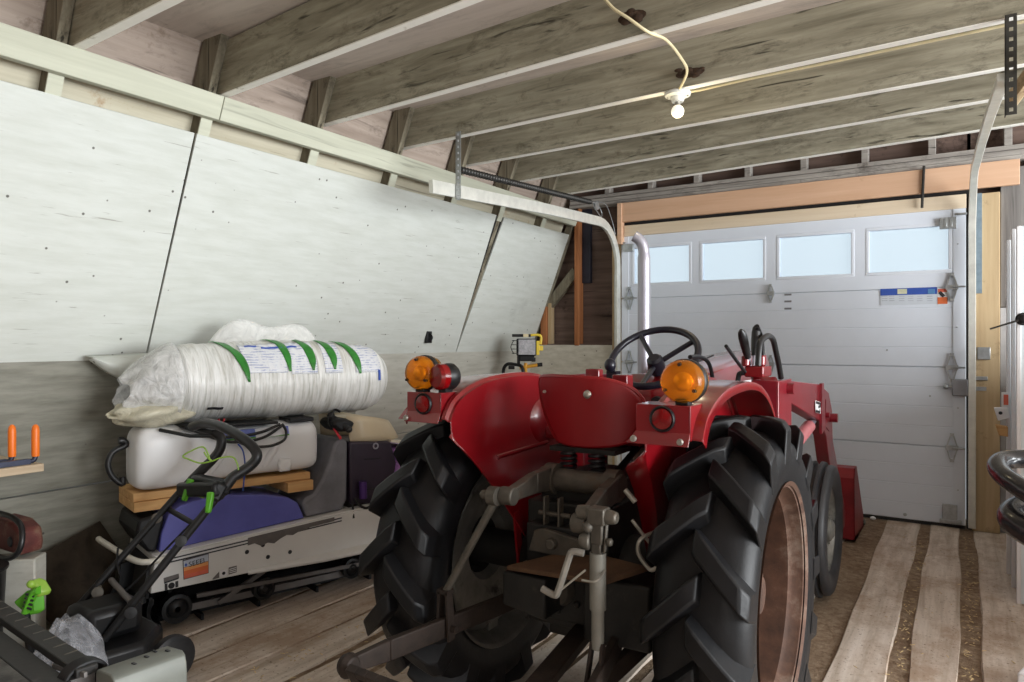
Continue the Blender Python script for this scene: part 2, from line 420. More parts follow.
# straw and wood chips on the dirt strips
for side in (0, 1):
  bm = nb()
  for i in range(420 if side == 0 else 300):
    if side == 0:
        x = random.choice((-.20, .04, -.20, .04, random.uniform(-.36, .26))) + random.gauss(0, .02); x = max(-.37, x)
        y = random.uniform(1.2, 5.3)
    else: x = random.uniform(-2.28, -1.72); y = random.uniform(1.35, 3.0)
    a = random.uniform(0, PI); l = random.uniform(.003, .010)
    c, s_ = math.cos(a)*l, math.sin(a)*l; zz = random.uniform(.003, .009)
    bar(bm, (x-c, y-s_, zz), (x+c, y+s_, zz+random.uniform(-.002, .004)), .003, .0015)
  tag(obj('straw_litter', bm, plain('straw', srgb(206, 180, 132), .7, var=.35, scale=60), base=(0, 3, 0)), 'straw and wood chips on the floor right of the tractor' if side == 0 else 'straw and wood chips on the floor between the tractor and the snowmobile', 'straw', kind='stuff')

# left wall: vertical stem wall, three leaning sheets, rafters and sheathing behind
wl = thing('wall_left', (-3.31, 2, 0), 'white painted wall on the left, leaning inwards above a low vertical stem', 'wall', kind='structure')
WB = V(-3.31, 2, 0)
def wpart(name, bm, mat, **k):
    for v in bm.verts: v.co -= WB
    return obj(name, bm, mat, wl, **k)
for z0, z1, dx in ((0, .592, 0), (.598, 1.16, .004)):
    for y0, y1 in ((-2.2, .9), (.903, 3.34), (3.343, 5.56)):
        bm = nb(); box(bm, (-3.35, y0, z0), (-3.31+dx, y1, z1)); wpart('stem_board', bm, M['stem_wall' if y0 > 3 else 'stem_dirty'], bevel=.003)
def sheet(yb0, yb1, yt0, yt1):
    bm = nb(); th = Vector((-.012, 0, .005))
    a, b_, c, d = lean(1.14, .006, yb0), lean(1.14, .006, yb1), lean(2.175, 0, yt1), lean(2.175, 0, yt0)
    n = 14
    pts = []
    prism(bm, [a, b_, c, d], th)
    return wpart('wall_sheet', bm, M['white_wall'], bevel=.002)
sheet(-.55, 1.94, -.55, 1.94); sheet(1.948, 4.42, 1.952, 4.40); sheet(4.428, 5.56, 4.51, 5.56)
bm = nb(); prism(bm, [lean(1.10, -.16, -2.2), lean(1.10, -.16, 5.7), lean(2.95, -.16, 5.7), lean(2.95, -.16, -2.2)], (-.02, 0, .008)); wpart('roof_sheathing', bm, M['sheath'])

bm = nb(); prism(bm, [lean(1.35, -.014, 4.39), lean(2.175, -.014, 4.37), lean(2.175, -.014, 4.54), lean(1.35, -.014, 4.46)], (-.004, 0, .001)); wpart('seam_shade', bm, M['black'])  # black strip painting the shade of the open cavity behind the far seam
# gambrel rafters and the ceiling joists that hang beside them
J = [((-2.844, 1.396, 2.346), (-2.153, 1.364)), ((-2.842, 2.03, 2.351), (-1.336, 1.892)), ((-2.825, 2.668, 2.390), (-.545, 2.502)), ((-2.82, 3.293, 2.406), (.195, 3.144)),
     ((-2.81, 3.92, 2.430), (.234, 3.776)), ((-2.816, 4.505, 2.425), (.108, 4.225)), ((-2.81, 5.132, 2.433), (.063, 4.832))]
jl = ['first joist from the camera, cut by the upper left corner', 'second joist from the camera, meeting the ledger over the near wall seam', 'third joist, the one with a dark mud nest and a cream cable near the top of the photo',
      'fourth joist, the one carrying the bare bulb holder and a cream cable', 'fifth joist, just behind the bare bulb', 'sixth joist, second from the garage door', 'last joist, right in front of the garage door header']
for i, (l, r_) in enumerate(J):
    a = V(l); d = V(r_[0]-l[0], r_[1]-l[1], 0).normalized()
    p, q = a - d*.06, a + d*(1.25 - a.x)
    h = .235
    bm = nb(); bar(bm, p + V(0, 0, h/2+.003), q + V(0, 0, h/2+.003), .041, h-.006)
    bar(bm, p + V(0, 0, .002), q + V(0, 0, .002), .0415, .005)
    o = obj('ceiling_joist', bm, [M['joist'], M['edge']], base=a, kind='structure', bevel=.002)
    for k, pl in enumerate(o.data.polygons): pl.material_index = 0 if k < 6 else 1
    tag(o, 'whitewashed ceiling ' + jl[i], 'joist', 'ceiling joists')
    y = a.y - .045
    bm = nb(); bar(bm, lean(1.2, -.075, y-.0), lean(2.9, -.075, y-.0), .04, .12, up=(1, 0, .39))
    o = obj('rafter', bm, M['rafter'], base=lean(1.2, -.07, y), kind='structure', bevel=.003)
    tag(o, 'dark weathered rafter beside the ' + ['first', 'second', 'third', 'fourth', 'fifth', 'sixth', 'last'][i] + ' ceiling joist', 'rafter', 'gambrel rafters')
# ledger board carrying the joists
for y0, y1, lab in ((-.6, 2.02, 'near length of the cream ledger board along the top of the left wall'), (2.024, 5.56, 'far length of the cream ledger board, running to the garage door wall')):
    bm = nb(); prism(bm, [lean(2.245, .0, y0), lean(2.345, .0, y0), lean(2.345, .035, y0), lean(2.245, .035, y0)], (0, y1-y0, 0))
    o = obj('ledger_board', bm, M['ledger'], base=lean(2.25, 0, y0), kind='structure', bevel=.003); tag(o, lab, 'board')
# pale blocking in the slot below the ledger
bm = nb(); prism(bm, [lean(2.10, -.10, -.5), lean(2.30, -.10, -.5), lean(2.30, -.085, -.5), lean(2.10, -.085, -.5)], (0, 6.05, 0)); wpart('slot_lining', bm, wood('stained slot board', srgb(176, 168, 146), srgb(206, 200, 180), 'Y', 1, srgb(150, 104, 60), .56, crack=.5))
bm = nb()
for l, _ in J:
    y = l[1]-.045
    prism(bm, [lean(2.14, -.012, y-.028), lean(2.34, -.012, y-.028), lean(2.34, -.012, y+.028), lean(2.14, -.012, y+.028)], (.008, 0, 0))
wpart('slot_block', bm, M['ledger'])
# ceiling boards
bm = nb(); prism(bm, [(-3.2, -2.7, 2.50), (3.6, -2.7, 2.50), (3.6, 5.7, 2.675), (-3.2, 5.7, 2.675)], (0, 0, .02))
o = obj('ceiling', bm, M['ceiling'], base=(0, 2, 2.6), kind='structure'); tag(o, 'pinkish plywood ceiling between the joists', 'ceiling')

# far wall with its framing
wf = thing('wall_far', (-2.9, 5.6, 0), 'end wall around the garage door, dark plywood behind bare studs', 'wall', kind='structure'); WB = V(-2.9, 5.6, 0)
def fpart(name, bm, mat, **k):
    for v in bm.verts: v.co -= WB
    return obj(name, bm, mat, wf, **k)
bm = nb(); box(bm, (-3.6, 5.66, 0), (-2.42, 5.69, 2.9)); box(bm, (-2.42, 5.66, 2.16), (.06, 5.69, 2.9)); box(bm, (.04, 5.66, 0), (2.2, 5.69, 2.9)); fpart('sheathing', bm, M['darkply'])
bm = nb(); box(bm, (-3.32, 5.565, 0), (-2.495, 5.58, 1.205)); fpart('lower_panel', bm, M['far_white'], bevel=.002)
bm = nb(); box(bm, (-2.862, 5.56, 1.2), (-2.818, 5.65, 2.46)); fpart('stud', bm, M['orangewood'], bevel=.003)
bm = nb(); box(bm, (-2.815, 5.62, 1.75), (-2.735, 5.655, 2.42)); fpart('dark_strip', bm, plain('dark blue black paper', (.016, .016, .028), .6))
bm = nb(); box(bm, (-3.21, 5.57, 1.2), (-3.15, 5.65, 1.55)); fpart('stud', bm, M['orangewood'], bevel=.003)
bm = nb(); box(bm, (-3.145, 5.59, 1.2), (-3.11, 5.65, 1.58)); fpart('stud', bm, M['pale'], bevel=.003)
bm = nb(); bar(bm, (-3.15, 5.62, 1.56), (-2.87, 5.62, 1.86), .05, .085, up=(0, 0, 1)); fpart('brace', bm, M['rafter'], bevel=.003)
bm = nb(); bar(bm, lean(1.2, -.03, 5.585), lean(2.45, -.03, 5.585), .05, .06, up=(1, 0, .39)); fpart('end_rafter', bm, M['rafter'], bevel=.003)
bm = nb(); box(bm, (-3.2, 5.585, 1.195), (-2.5, 5.66, 1.215)); fpart('sill_plate', bm, M['darkply'])
# door jamb posts
bm = nb(); box(bm, (-2.50, 5.555, 0), (-2.425, 5.65, 2.13)); o = obj('trim_1', bm, M['pale'], base=(-2.46, 5.6, 0), kind='structure', bevel=.003); tag(o, 'pale timber jamb post left of the garage door', 'post')
bm = nb(); box(bm, (.068, 5.53, 0), (.218, 5.62, 2.2)); o = obj('trim_2', bm, M['pale'], base=(.14, 5.57, 0), kind='structure', bevel=.004); tag(o, 'pale timber jamb post right of the garage door, stained dark low down', 'post')
bm = nb(); box(bm, (.034, 5.57, 0), (.066, 5.64, 2.2)); o = obj('trim_3', bm, M['brownsteel'], base=(.05, 5.6, 0), kind='structure'); tag(o, 'thin dark jamb strip between the garage door and its right track', 'trim')
bm = nb(); box(bm, (-2.41, 5.50, 2.232), (.32, 5.54, 2.392)); o = obj('trim_4', bm, M['header'], base=(-1, 5.52, 2.3), kind='structure', bevel=.003); tag(o, 'tan header plank above the garage door', 'beam')
bm = nb(); box(bm, (-2.425, 5.49, 2.05), (-2.385, 5.55, 2.392)); o = obj('trim_7', bm, M['header'], base=(-2.4, 5.52, 2.05), kind='structure', bevel=.003); tag(o, 'short tan block at the left end of the header plank', 'block')
bm = nb(); box(bm, (-2.38, 5.53, 2.115), (.035, 5.56, 2.206)); o = obj('trim_5', bm, M['palex'], base=(-1, 5.545, 2.15), kind='structure', bevel=.003); tag(o, 'pale narrow board directly above the garage door', 'board')
bm = nb(); box(bm, (-2.4, 5.555, 2.2), (.06, 5.6, 2.24)); fpart('gap_lining', bm, M['black'])
bm = nb()
for k, (z0, z1, y) in enumerate(((2.398, 2.425, 5.535), (2.428, 2.462, 5.545), (2.466, 2.496, 5.55))): box(bm, (-2.9, y, z0), (1.2, 5.64, z1))
o = obj('trim_6', bm, M['plateboard'], base=(-1, 5.58, 2.4), kind='structure', bevel=.003); tag(o, 'stack of grey whitewashed plates above the tan header plank', 'board')
for k, px in enumerate((608, 651, 697, 748, 804, 865, 932, 1008)):
    p = P(px, 185, Y=5.575)
    bm = nb(); box(bm, (p.x-.022, 5.555, 2.49), (p.x+.022, 5.64, 2.69)); fpart('cripple_stud', bm, M['plateboard'], bevel=.003)
# grey board and pale lower wall right of the jamb
bm = nb(); box(bm, (.222, 5.58, 1.46), (.40, 5.61, 2.36)); o = obj('wall_board', bm, M['grayboard'], base=(.3, 5.6, 1.46), kind='structure', bevel=.003); tag(o, 'grey weathered board right of the garage door jamb', 'board')
bm = nb(); box(bm, (.222, 5.58, 0), (.62, 5.60, 1.455)); fpart('right_lower_panel', bm, plain('grey primer', srgb(168, 168, 170), .6, var=.1, dirt=srgb(110, 96, 82), damt=.55, dscale=3))
bm = nb(); box(bm, (.41, 5.56, 1.75), (.95, 5.61, 2.39)); fpart('right_upper_panel', bm, M['plateboard'], bevel=.003)
bm = nb(); box(bm, (-3.6, -2.7, 0), (5.5, -2.65, 2.9)); o = obj('wall_rear', bm, M['darkply'], base=(0, -2.7, 0), kind='structure'); tag(o, 'dark plywood rear wall behind the camera', 'wall')
bm = nb(); box(bm, (.98, 3.0, 0), (1.03, 5.65, 1.2)); o = obj('light_blocker', bm, M['plateboard'], base=(1, 4, 0), kind='structure'); tag(o, 'added low light blocker, out of view right of the stacked sheets', 'wall')  # unseen blocker, added to shade the floor and lower door from the side light

# ---------------------------------------------------------------- garage door
gd = thing('door_1', (-1.19, YE, 0), 'white four section garage door with four windows in its top section', 'garage door', kind='structure'); GB = V(-1.19, YE, 0)
DX0, DX1, SH = -2.41, .032, .5325
def gpart(name, bm, mat, parent=None, **k):
    for v in bm.verts: v.co -= GB
    return obj(name, bm, mat, parent or gd, **k)
def panel_section(z0, z1, grooves):
    bm = nb(); y = YE
    zs = [z0+.002] 
    prof = [(y+.045, z0), (y+.02, z0), (y+.02, z0+.002), (y+.004, z0+.002), (y, z0+.006)]
    for g in grooves: prof += [(y, g-.004), (y+.003, g), (y, g+.004)]
    prof += [(y, z1-.006), (y+.004, z1-.002), (y+.02, z1-.002), (y+.02, z1), (y+.045, z1)]
    prism(bm, [(DX0+.0, a, b_) for a, b_ in prof], (DX1-DX0, 0, 0))
    return bm
for k in range(3):
    z0 = .02 + k*SH if k == 0 else k*SH
    sec = gpart('door_section', panel_section(z0, (k+1)*SH, [k*SH + SH*j/4 for j in (1, 2, 3)]), M['door'], angle=20)
    # end stiles
    bm = nb()
    for x0, x1 in ((DX0, DX0+.065), (DX1-.072, DX1)): box(bm, (x0, YE-.004, z0+.004), (x1, YE+.01, (k+1)*SH-.004))
    gpart('stile', bm, M['door'], bevel=.002)
# top section with window openings
z0, z1 = 3*SH, 4*SH
WX = [(634.2, 688.9), (702.5, 763), (779.6, 851), (869.3, 948.4)]
wins = []
for a, b_ in WX: wins.append((P(a, 260, Y=YE).x, P(b_, 260, Y=YE).x))
wz0, wz1 = P(869.3, 272.8, Y=YE).z, P(869.3, 231.2, Y=YE).z
bm = nb()
box(bm, (DX0, YE, z0+.002), (DX1, YE+.045, wz0)); box(bm, (DX0, YE, wz1), (DX1, YE+.045, z1))
xs = [DX0] + [x for w in wins for x in w] + [DX1]
for i in range(0, len(xs), 2): box(bm, (xs[i], YE, wz0), (xs[i+1], YE+.045, wz1))
gpart('window_section', bm, M['door'])
bm = nb()
for x0, x1 in ((DX0, DX0+.065), (DX1-.072, DX1)): box(bm, (x0, YE-.004, z0+.004), (x1, YE+.01, z1-.004))
gpart('stile', bm, M['door'], bevel=.002)
pane = nodes('frosted door glass')
m, nt, b = pane
tr = nt.nodes.new('ShaderNodeBsdfTransparent'); tr.inputs[0].default_value = (.93, .97, 1, 1)
mx = nt.nodes.new('ShaderNodeMixShader'); mx.inputs[0].default_value = .10
setin(b, Base_Color=(.85, .92, .97, 1), Roughness=.35)
nt.links.new(tr.outputs[0], mx.inputs[1]); nt.links.new(b.outputs[0], mx.inputs[2]); nt.links.new(mx.outputs[0], nt.nodes['Material Output'].inputs['Surface'])
for x0, x1 in wins:
    bm = nb(); t_ = .022
    for lo, hi in (((x0-t_, YE-.003, wz0-t_), (x1+t_, YE+.01, wz0)), ((x0-t_, YE-.003, wz1), (x1+t_, YE+.01, wz1+t_)), ((x0-t_, YE-.003, wz0), (x0, YE+.01, wz1)), ((x1, YE-.003, wz0), (x1+t_, YE+.01, wz1))): box(bm, lo, hi)
    fr = gpart('window_frame', bm, M['doorframe'], bevel=.004)
    bm = nb(); box(bm, (x0, YE+.02, wz0), (x1, YE+.024, wz1)); gpart('window_pane', bm, m, fr)
bm = nb(); box(bm, (DX0, YE+.005, .0), (DX1, YE+.04, .022)); gpart('bottom_seal', bm, M['rubber'])
# hinges, roller brackets, lock
def hinge(x, z, small=False):
    bm = nb(); s_ = .7 if small else 1
    for sg in (-1, 1):
        for dx in (-.028, .028):
            bar(bm, (x+dx*s_, YE-.012, z+sg*.012), (x+dx*.35*s_, YE-.012, z+sg*.078*s_), .008, .012, up=(0, 1, 0))
        bar(bm, (x-.012*s_, YE-.01, z+sg*.085*s_), (x+.012*s_, YE-.01, z+sg*.085*s_), .02, .02)
    bar(bm, (x-.036*s_, YE-.014, z), (x+.036*s_, YE-.014, z), .02, .03)
    if not small: tube(bm, [(x, YE-.03, z), (x+.075, YE-.03, z)], .006, 8)
    gpart('hinge', bm, M['galv'])
for k in (1, 2, 3):
    hinge(-.045, k*SH)
    hinge(DX0+.075, k*SH); 
    hinge(P(771, 293, Y=YE).x, k*SH, True)
bm = nb(); box(bm, (-.115, YE-.03, 1.985), (-.02, YE, 2.06))
for k in (-.09, -.06): box(bm, (k, YE-.034, 1.995), (k+.018, YE-.03, 2.05))
tube(bm, [(-.03, YE-.03, 2.075), (.04, YE-.03, 2.075)], .008, 8); gpart('top_roller_bracket', bm, M['galv'], bevel=.003)
bm = nb(); box(bm, (DX0+.02, YE-.03, 1.985), (DX0+.115, YE, 2.05)); tube(bm, [(DX0-.02, YE-.03, 2.06), (DX0+.05, YE-.03, 2.06)], .008, 8); gpart('top_roller_bracket', bm, M['galv'], bevel=.003)
bm = nb(); box(bm, (-.10, YE-.025, .05), (-.015, YE, .155)); box(bm, (-.115, YE-.03, .03), (.01, YE, .055)); gpart('bottom_bracket', bm, M['galv'], bevel=.003)
bm = nb(); p0, p1 = P(952, 379, Y=YE), P(968, 396, Y=YE)
box(bm, (p0.x, YE-.045, p1.z), (p1.x, YE, p0.z)); lk = gpart('side_lock', bm, plain('grey lock case', srgb(150, 152, 158), .4, .5, var=.05), bevel=.006)
bm = nb(); box(bm, (p1.x-.01, YE-.03, p0.z-.07), (p1.x+.10, YE-.018, p0.z-.045)); ball(bm, (p0.x-.035, YE-.02, p0.z-.05), .018); tube(bm, [(p0.x-.035, YE-.02, p0.z-.05), (p0.x, YE-.02, p0.z-.05)], .007, 8); gpart('lock_bolt', bm, M['galv'], lk)
# stickers on the second section
zt = P(890, 291, Y=YE).z
def stick(name, a, b_, mat, y=YE-.0035, parent=None):
    bm = nb(); p, q = P(*a, Y=YE), P(*b_, Y=YE); box(bm, (min(p.x, q.x), y, min(p.z, q.z)), (max(p.x, q.x), y+.003, max(p.z, q.z))); return gpart(name, bm, mat, parent)
s1 = stick('instruction_sticker', (880.5, 289), (937, 304), plain('pale sticker', srgb(206, 212, 220), .5, var=.03))
stick('blue_band', (880.5, 289), (937, 294), M['blue'], YE-.005, s1); stick('cream_block', (897.5, 289.2), (907, 293.8), plain('cream print', srgb(206, 206, 176), .5), YE-.0065, s1)
stick('light_blue_block', (928, 289.2), (935, 293.8), plain('mid blue print', srgb(90, 140, 190), .5), YE-.0065, s1)
for k, x in enumerate((882, 889, 899, 908, 917, 927)):
    for j in range(3): stick('print_line', (x, 296+j*2.2), (x+5.5, 296.5+j*2.2), plain('pale print', srgb(176, 180, 190), .5) if k+j == 0 else bpy.data.materials['pale print'], YE-.005, s1)
s2 = stick('warning_sticker', (937.3, 288.7), (947.8, 304), M['paper']); stick('orange_block', (937.6, 297.3), (947.5, 303.8), M['orangestk'], YE-.005, s2); stick('red_block', (938, 289), (947.5, 292), M['redstk'], YE-.005, s2)
bm = nb(); p, q = P(939.5, 292, Y=YE-.005), P(944, 296.5, Y=YE-.005); bar(bm, p, q, .004, .02); gpart('hand_symbol', bm, M['ink'], s2)
for j, y in enumerate((294.6, 301.4, 308.6)):
    s3 = stick('printed_note', (784.5, y-.8), (791.5, y+.8), plain('grey print %d' % j, srgb(120, 120, 124), .5, var=.5, scale=300))
for px, py in ((905, 514.5), (887, 350), (930, 396), (957, 327), (958, 408), (958, 490), (958, 244)):
    bm = nb(); p = P(px, py, Y=YE); lathe(bm, [(.004, 0), (.012 if px == 905 else .006, .001), (.009 if px == 905 else .004, .008), (.001, .010)], (p.x, YE+.001, p.z), (0, -1, 0), 12); gpart('screw', bm, M['galv'])
# ---------------------------------------------------------------- door tracks, springs, hangers
def csec(w, d, t=.006):
    return [(-w/2, d/2), (-w/2, -d/2), (w/2, -d/2), (w/2, d/2), (w/2-t, d/2), (w/2-t, -d/2+t), (-w/2+t, -d/2+t), (-w/2+t, d/2)]
def track(name, vx, pts, hanger, lab, up=(1, 0, 0), sc=1.0):
    t = thing(name, (vx, 5.49, 0), lab, 'door track'); b = V(vx, 5.49, 0)
    bm = nb(); sweep(bm, [V(p)-b for p in pts], [(x*sc, y) for x, y in ((-.03, -.014), (.03, -.014), (.036, -.006), (.036, .012), (.026, .014), (-.026, .014), (-.036, .012), (-.036, -.006))], up=up); obj('rail', bm, M['track'], t, angle=50)
    return t, b
xl = -2.425
lp = [V(xl, 5.50, .03), V(xl, 5.50, 1.86)] + [V(xl, 5.50-.36*(1-math.cos(a)), 1.86+.33*math.sin(a)) for a in [PI/2*k/8 for k in range(1, 9)]] + [V(xl, 4.3, 2.155), V(xl, 3.02, 2.078)]
tl, b = track('garage_door_track', xl, lp, None, 'pale curved garage door track left of the door, running back under the ledger')
def perforated(bm, x, y, z0, z1, flip=1):
    w = .034; n = int((z1-z0)/.034); t = .003
    for lo, hi in (((x-w/2, y, z0), (x-w/2+.011, y+t, z1)), ((x+w/2-.011, y, z0), (x+w/2, y+t, z1))): box(bm, lo, hi)
    for k in range(n+1):
        z = z0 + (z1-z0)*k/(n+.0); box(bm, (x-w/2+.011, y, max(z0, z-.011)), (x+w/2-.011, y+t, min(z1, z+.011)))
    box(bm, (x-flip*w/2-.0015, y, z0), (x-flip*w/2+.0015, y+.034, z1))
bm = nb(); perforated(bm, 0, 0, 0, .38); 
for v in bm.verts: v.co += V(xl+.035, 3.22, 2.04) - b
obj('hanger_strap', bm, M['galv'], tl)
bm = nb(); box(bm, (-.035, .02, .35), (.0, .045, 1.8)); obj('track_angle', bm, M['galv'], tl)
xr = .066
rp = [V(xr, 5.47, .03), V(xr, 5.47, 1.98)] + [V(xr+.010*k/8, 5.47-.36*(1-math.cos(a)), 1.98+.30*math.sin(a)) for k, a in [(k, PI/2*k/8) for k in range(1, 9)]] + [V(.096, 4.5, 2.285), V(.115, 3.8, 2.25), V(.136, 3.15, 2.205)]
tr_, b = track('garage_door_track', xr, rp, None, 'pale curved garage door track right of the door, rising to the joists', (0, 1, 0), .6)
bm = nb(); perforated(bm, 0, 0, 0, .36, 1)
for v in bm.verts: v.co += V(.155, 3.10, 2.05) - b
obj('hanger_strap', bm, plain('dark perforated angle', (.06, .058, .052), .5, .6, var=.3), tr_)
bm = nb(); box(bm, (.02, .03, 1.55), (.055, .055, 2.2)); obj('track_angle', bm, plain('bluish galvanised', srgb(150, 170, 184), .4, .6, var=.2), tr_)
bm = nb(); box(bm, (.03, .02, 1.12), (.10, .06, 1.2)); box(bm, (.02, .02, 0.985), (.085, .05, 1.01)); obj('track_bracket', bm, M['galv'], tr_, bevel=.003)
# extension spring above the left track
bm = nb(); p0, p1 = V(-2.405, 3.27, 2.215), V(-2.44, 5.02, 2.325); tube(bm, [p0, p1], .017, 12)
for k in range(60): 
    c = p0.lerp(p1, k/60); lathe(bm, [(.017, -.006), (.0215, 0), (.017, .006)], c, p1-p0, 10, False)
sp = obj('door_spring', bm, M['darksteel'], base=p0); tag(sp, 'long dark coil spring above the left garage door track', 'spring')
bm = nb(); tube(bm, spline([p1, p1+V(.0, .12, .0), p1+V(.0, .2, -.05), p1+V(.01, .16, -.09), p1+V(0, .05, -.02)]), .004, 6); tube(bm, spline([p1, p1+V(.02, .22, .02), p1+V(.02, .36, -.1), p1+V(.02, .42, -.2)]), .003, 6)
lathe(bm, [(.0, -.01), (.035, -.01), (.035, -.004), (.02, 0), (.035, .004), (.035, .01), (.0, .01)], p1+V(0, .10, -.01), (1, 0, 0), 18)
for v in bm.verts: v.co -= p0
obj('pulley_and_cable', bm, M['galv'], sp)

# bare bulb in its porcelain holder, and the cables
BP = V(-1.118, 3.225, 2.403)
bh = thing('bulb_holder', BP, 'white porcelain bulb holder with bare round bulb under a joist', 'lamp')
bm = nb(); lathe(bm, [(.001, 0), (.058, .001), (.062, -.006), (.058, -.016), (.036, -.022), (.026, -.045), (.001, -.046)], (0, 0, 0), (0, 0, 1), 32); hb = obj('porcelain_base', bm, M['porcelain'], bh)
bm = nb()
for dx, dy in ((.044, .008), (-.044, -.008)): lathe(bm, [(.001, 0), (.006, 0), (.005, -.004), (.001, -.005)], (dx, dy, -.016), (0, 0, 1), 10)
obj('screw', bm, M['brownsteel'], hb)
bm = nb(); lathe(bm, [(.001, .0), (.014, 0), (.014, -.022), (.001, -.022)], (0, 0, -.044), (0, 0, 1), 16); obj('bulb_cap', bm, M['bolt'], bh)
bm = nb(); ball(bm, (0, 0, -.088), .030, (1, 1, 1), 20); obj('bulb', bm, M['bulb'], bh)
def cable(name, pts, r, mat, lab, n=6):
    bm = nb(); tube(bm, spline(pts, n), r, 8); return tag(obj(name, bm, mat, base=pts[0]), lab, 'cable')
cable('ceiling_cable', [(-1.075, 3.235, 2.402), (-1.02, 3.245, 2.402), (-.8, 3.228, 2.403), (-.4, 3.21, 2.402), (.0, 3.19, 2.403), (.8, 3.15, 2.403)], .006, M['wire'], 'cream cable running along the underside of the fourth joist from the bulb holder')
cable('ceiling_cable', [P(604, -2, Z=2.52), P(614, 9, Z=2.47), V(P(628, 18, Z=2.43)), V(P(648, 32, Z=2.385)), P(666, 40, Z=2.40), P(681, 58, Z=2.42), P(687, 72, Z=2.41), V(-1.10, 3.19, 2.40)], .006, M['wire'], 'short cream cable hanging from the third joist down to the bulb holder')
bm = nb(); c = P(632, 17, Y=2.495); ball(bm, (c.x, c.y, c.z), .03, (2.0, .2, .8), 10)
for k in range(26): 
    c = P(632+random.gauss(0, 5), 17+random.gauss(0, 3), Y=2.495); ball(bm, (c.x, c.y-.01, c.z), random.uniform(.006, .016), (1.6, .5, 1), 8)
tag(obj('mud_nest', bm, plain('dried mud', srgb(60, 42, 28), .9, var=.4, scale=40), base=P(632, 17, Y=2.5)), 'dark crumbling mud nest on the side of the third joist', 'nest')
bm = nb(); c = P(690, 73, Y=3.165); ball(bm, (c.x, c.y, c.z), .03, (2.4, .2, .7), 10)
for k in range(22): 
    c = P(690+random.gauss(0, 5), 73+random.gauss(0, 1.8), Y=3.165); ball(bm, (c.x, c.y-.005, c.z), random.uniform(.006, .014), (1.8, .5, .8), 8)
tag(obj('mud_nest', bm, bpy.data.materials['dried mud'], base=P(690, 73, Y=3.17)), 'dark mud nest just above the bulb holder', 'nest')
cable('hanging_strap', [P(924, 166, Y=5.49), P(923, 186, Y=5.488), P(922, 208, Y=5.50)], .009, M['darksteel'], 'dark strap hanging over the header plank')
# black hook on the wall
hp = lean(1.27, .0, P(399, 335, X=-3.2).y)
bm = nb(); c = V(wallx(1.265), 4.02, 1.265); box(bm, c+V(-.0, -.026, -.04), c+V(.03, .026, .045)); tube(bm, spline([c+V(.03, 0, .03), c+V(.05, .0, 0), c+V(.03, 0, -.03)]), .008, 8)
tag(obj('wall_bracket', bm, M['blackplastic'], base=c, bevel=.004), 'small black bracket on the white leaning wall above the snowmobile', 'bracket')
# curled corner of white sheeting peeling off the wall
def curl(u, v):
    a, b_ = PS(85, 356, .43), PS(178, 352, .42)
    p = SWD(*a).lerp(SWD(*b_), u)
    th = -PI*1.15*v*(1-.35*u); r = .035*(1-u*.6)+.01
    drop = v*(.10*math.sin(PI*min(1, u*1.15))+.015)
    return p + V(.055*math.sin(v*PI)*(1-.5*u)+.03*v, 0.0, -drop)
bm = nb(); grid(bm, curl, 18, 10)
o = obj('curled_sheet', bm, M['white_wall'], base=SWD(*PS(140, 360, .4)), solid=.004); tag(o, 'curled edge of white sheeting peeling from the left wall beside the insulation roll', 'sheet')
# ================================================================ THE TRACTOR
TB = V(-1.02, 2.10, 0)
T = thing('tractor', TB, 'red farm tractor with front loader, seen from behind, in the middle of the garage', 'tractor')
def tp(name, bm, mat, parent=None, world=True, **k):
    """part of the tractor; vertices given in world space unless told otherwise"""
    if world:
        for v in bm.verts: v.co -= TB
    return obj(name, bm, mat, parent or T, **k)
RW, AZ = .515, .512          # rear wheel radius, axle height
def rear_tire_bm(cx, flip):
    bm = nb(); c = V(cx, 2.10, AZ)
    prof = [(.315, -.100), (.325, -.110), (.37, -.121), (.415, -.123), (.436, -.113), (.455, -.092), (.466, -.055), (.470, 0)]
    prof = prof + [(r, -x) for r, x in prof[-2::-1]]
    lathe(bm, prof, c, (1, 0, 0), 72, caps=False)
    def R(x):
        a = abs(x)
        for (r0, x0), (r1, x1) in zip(prof[7:], prof[8:]):
            if x0 <= a <= x1: return r0+(r1-r0)*(a-x0)/max(1e-6, x1-x0)
        return .45
    N = 15
    def pos(x, th, r):     # th=0 on top, growing towards the rear
        return c + V(x, -r*math.sin(th), r*math.cos(th))
    for sd in (-1, 1):
        for k in range(N):
            th0 = 2*PI*(k + (.5 if sd > 0 else 0))/N
            rings = []
            for i in range(8):
                s = i/7; x = sd*(-.012 + .140*s**.92); ax = abs(x)
                th = th0 + .30*s - .03*s*s
                base = R(min(ax, .122)) if ax < .123 else .41
                top = .514 - .012*(ax/.13)**2 - (.018 if i == 7 else 0) - (.006 if i == 0 else 0)
                wb, wt = .090/.48, .058/.48
                if i == 7: base = .405; 
                xb = x if i < 7 else sd*.124
                xt = min(.128, ax)*sd if i else x
                rings.append([bm.verts.new(pos(xb, th-wb/2, base-.012)), bm.verts.new(pos(xt, th-wt/2, top)), bm.verts.new(pos(xt, th+wt/2, top)), bm.verts.new(pos(xb, th+wb/2, base-.012))])
            for A, B in zip(rings, rings[1:]):
                for j in range(3): bm.faces.new((A[j], A[j+1], B[j+1], B[j]))
            bm.faces.new(rings[0]); bm.faces.new(rings[-1][::-1])
    return bm
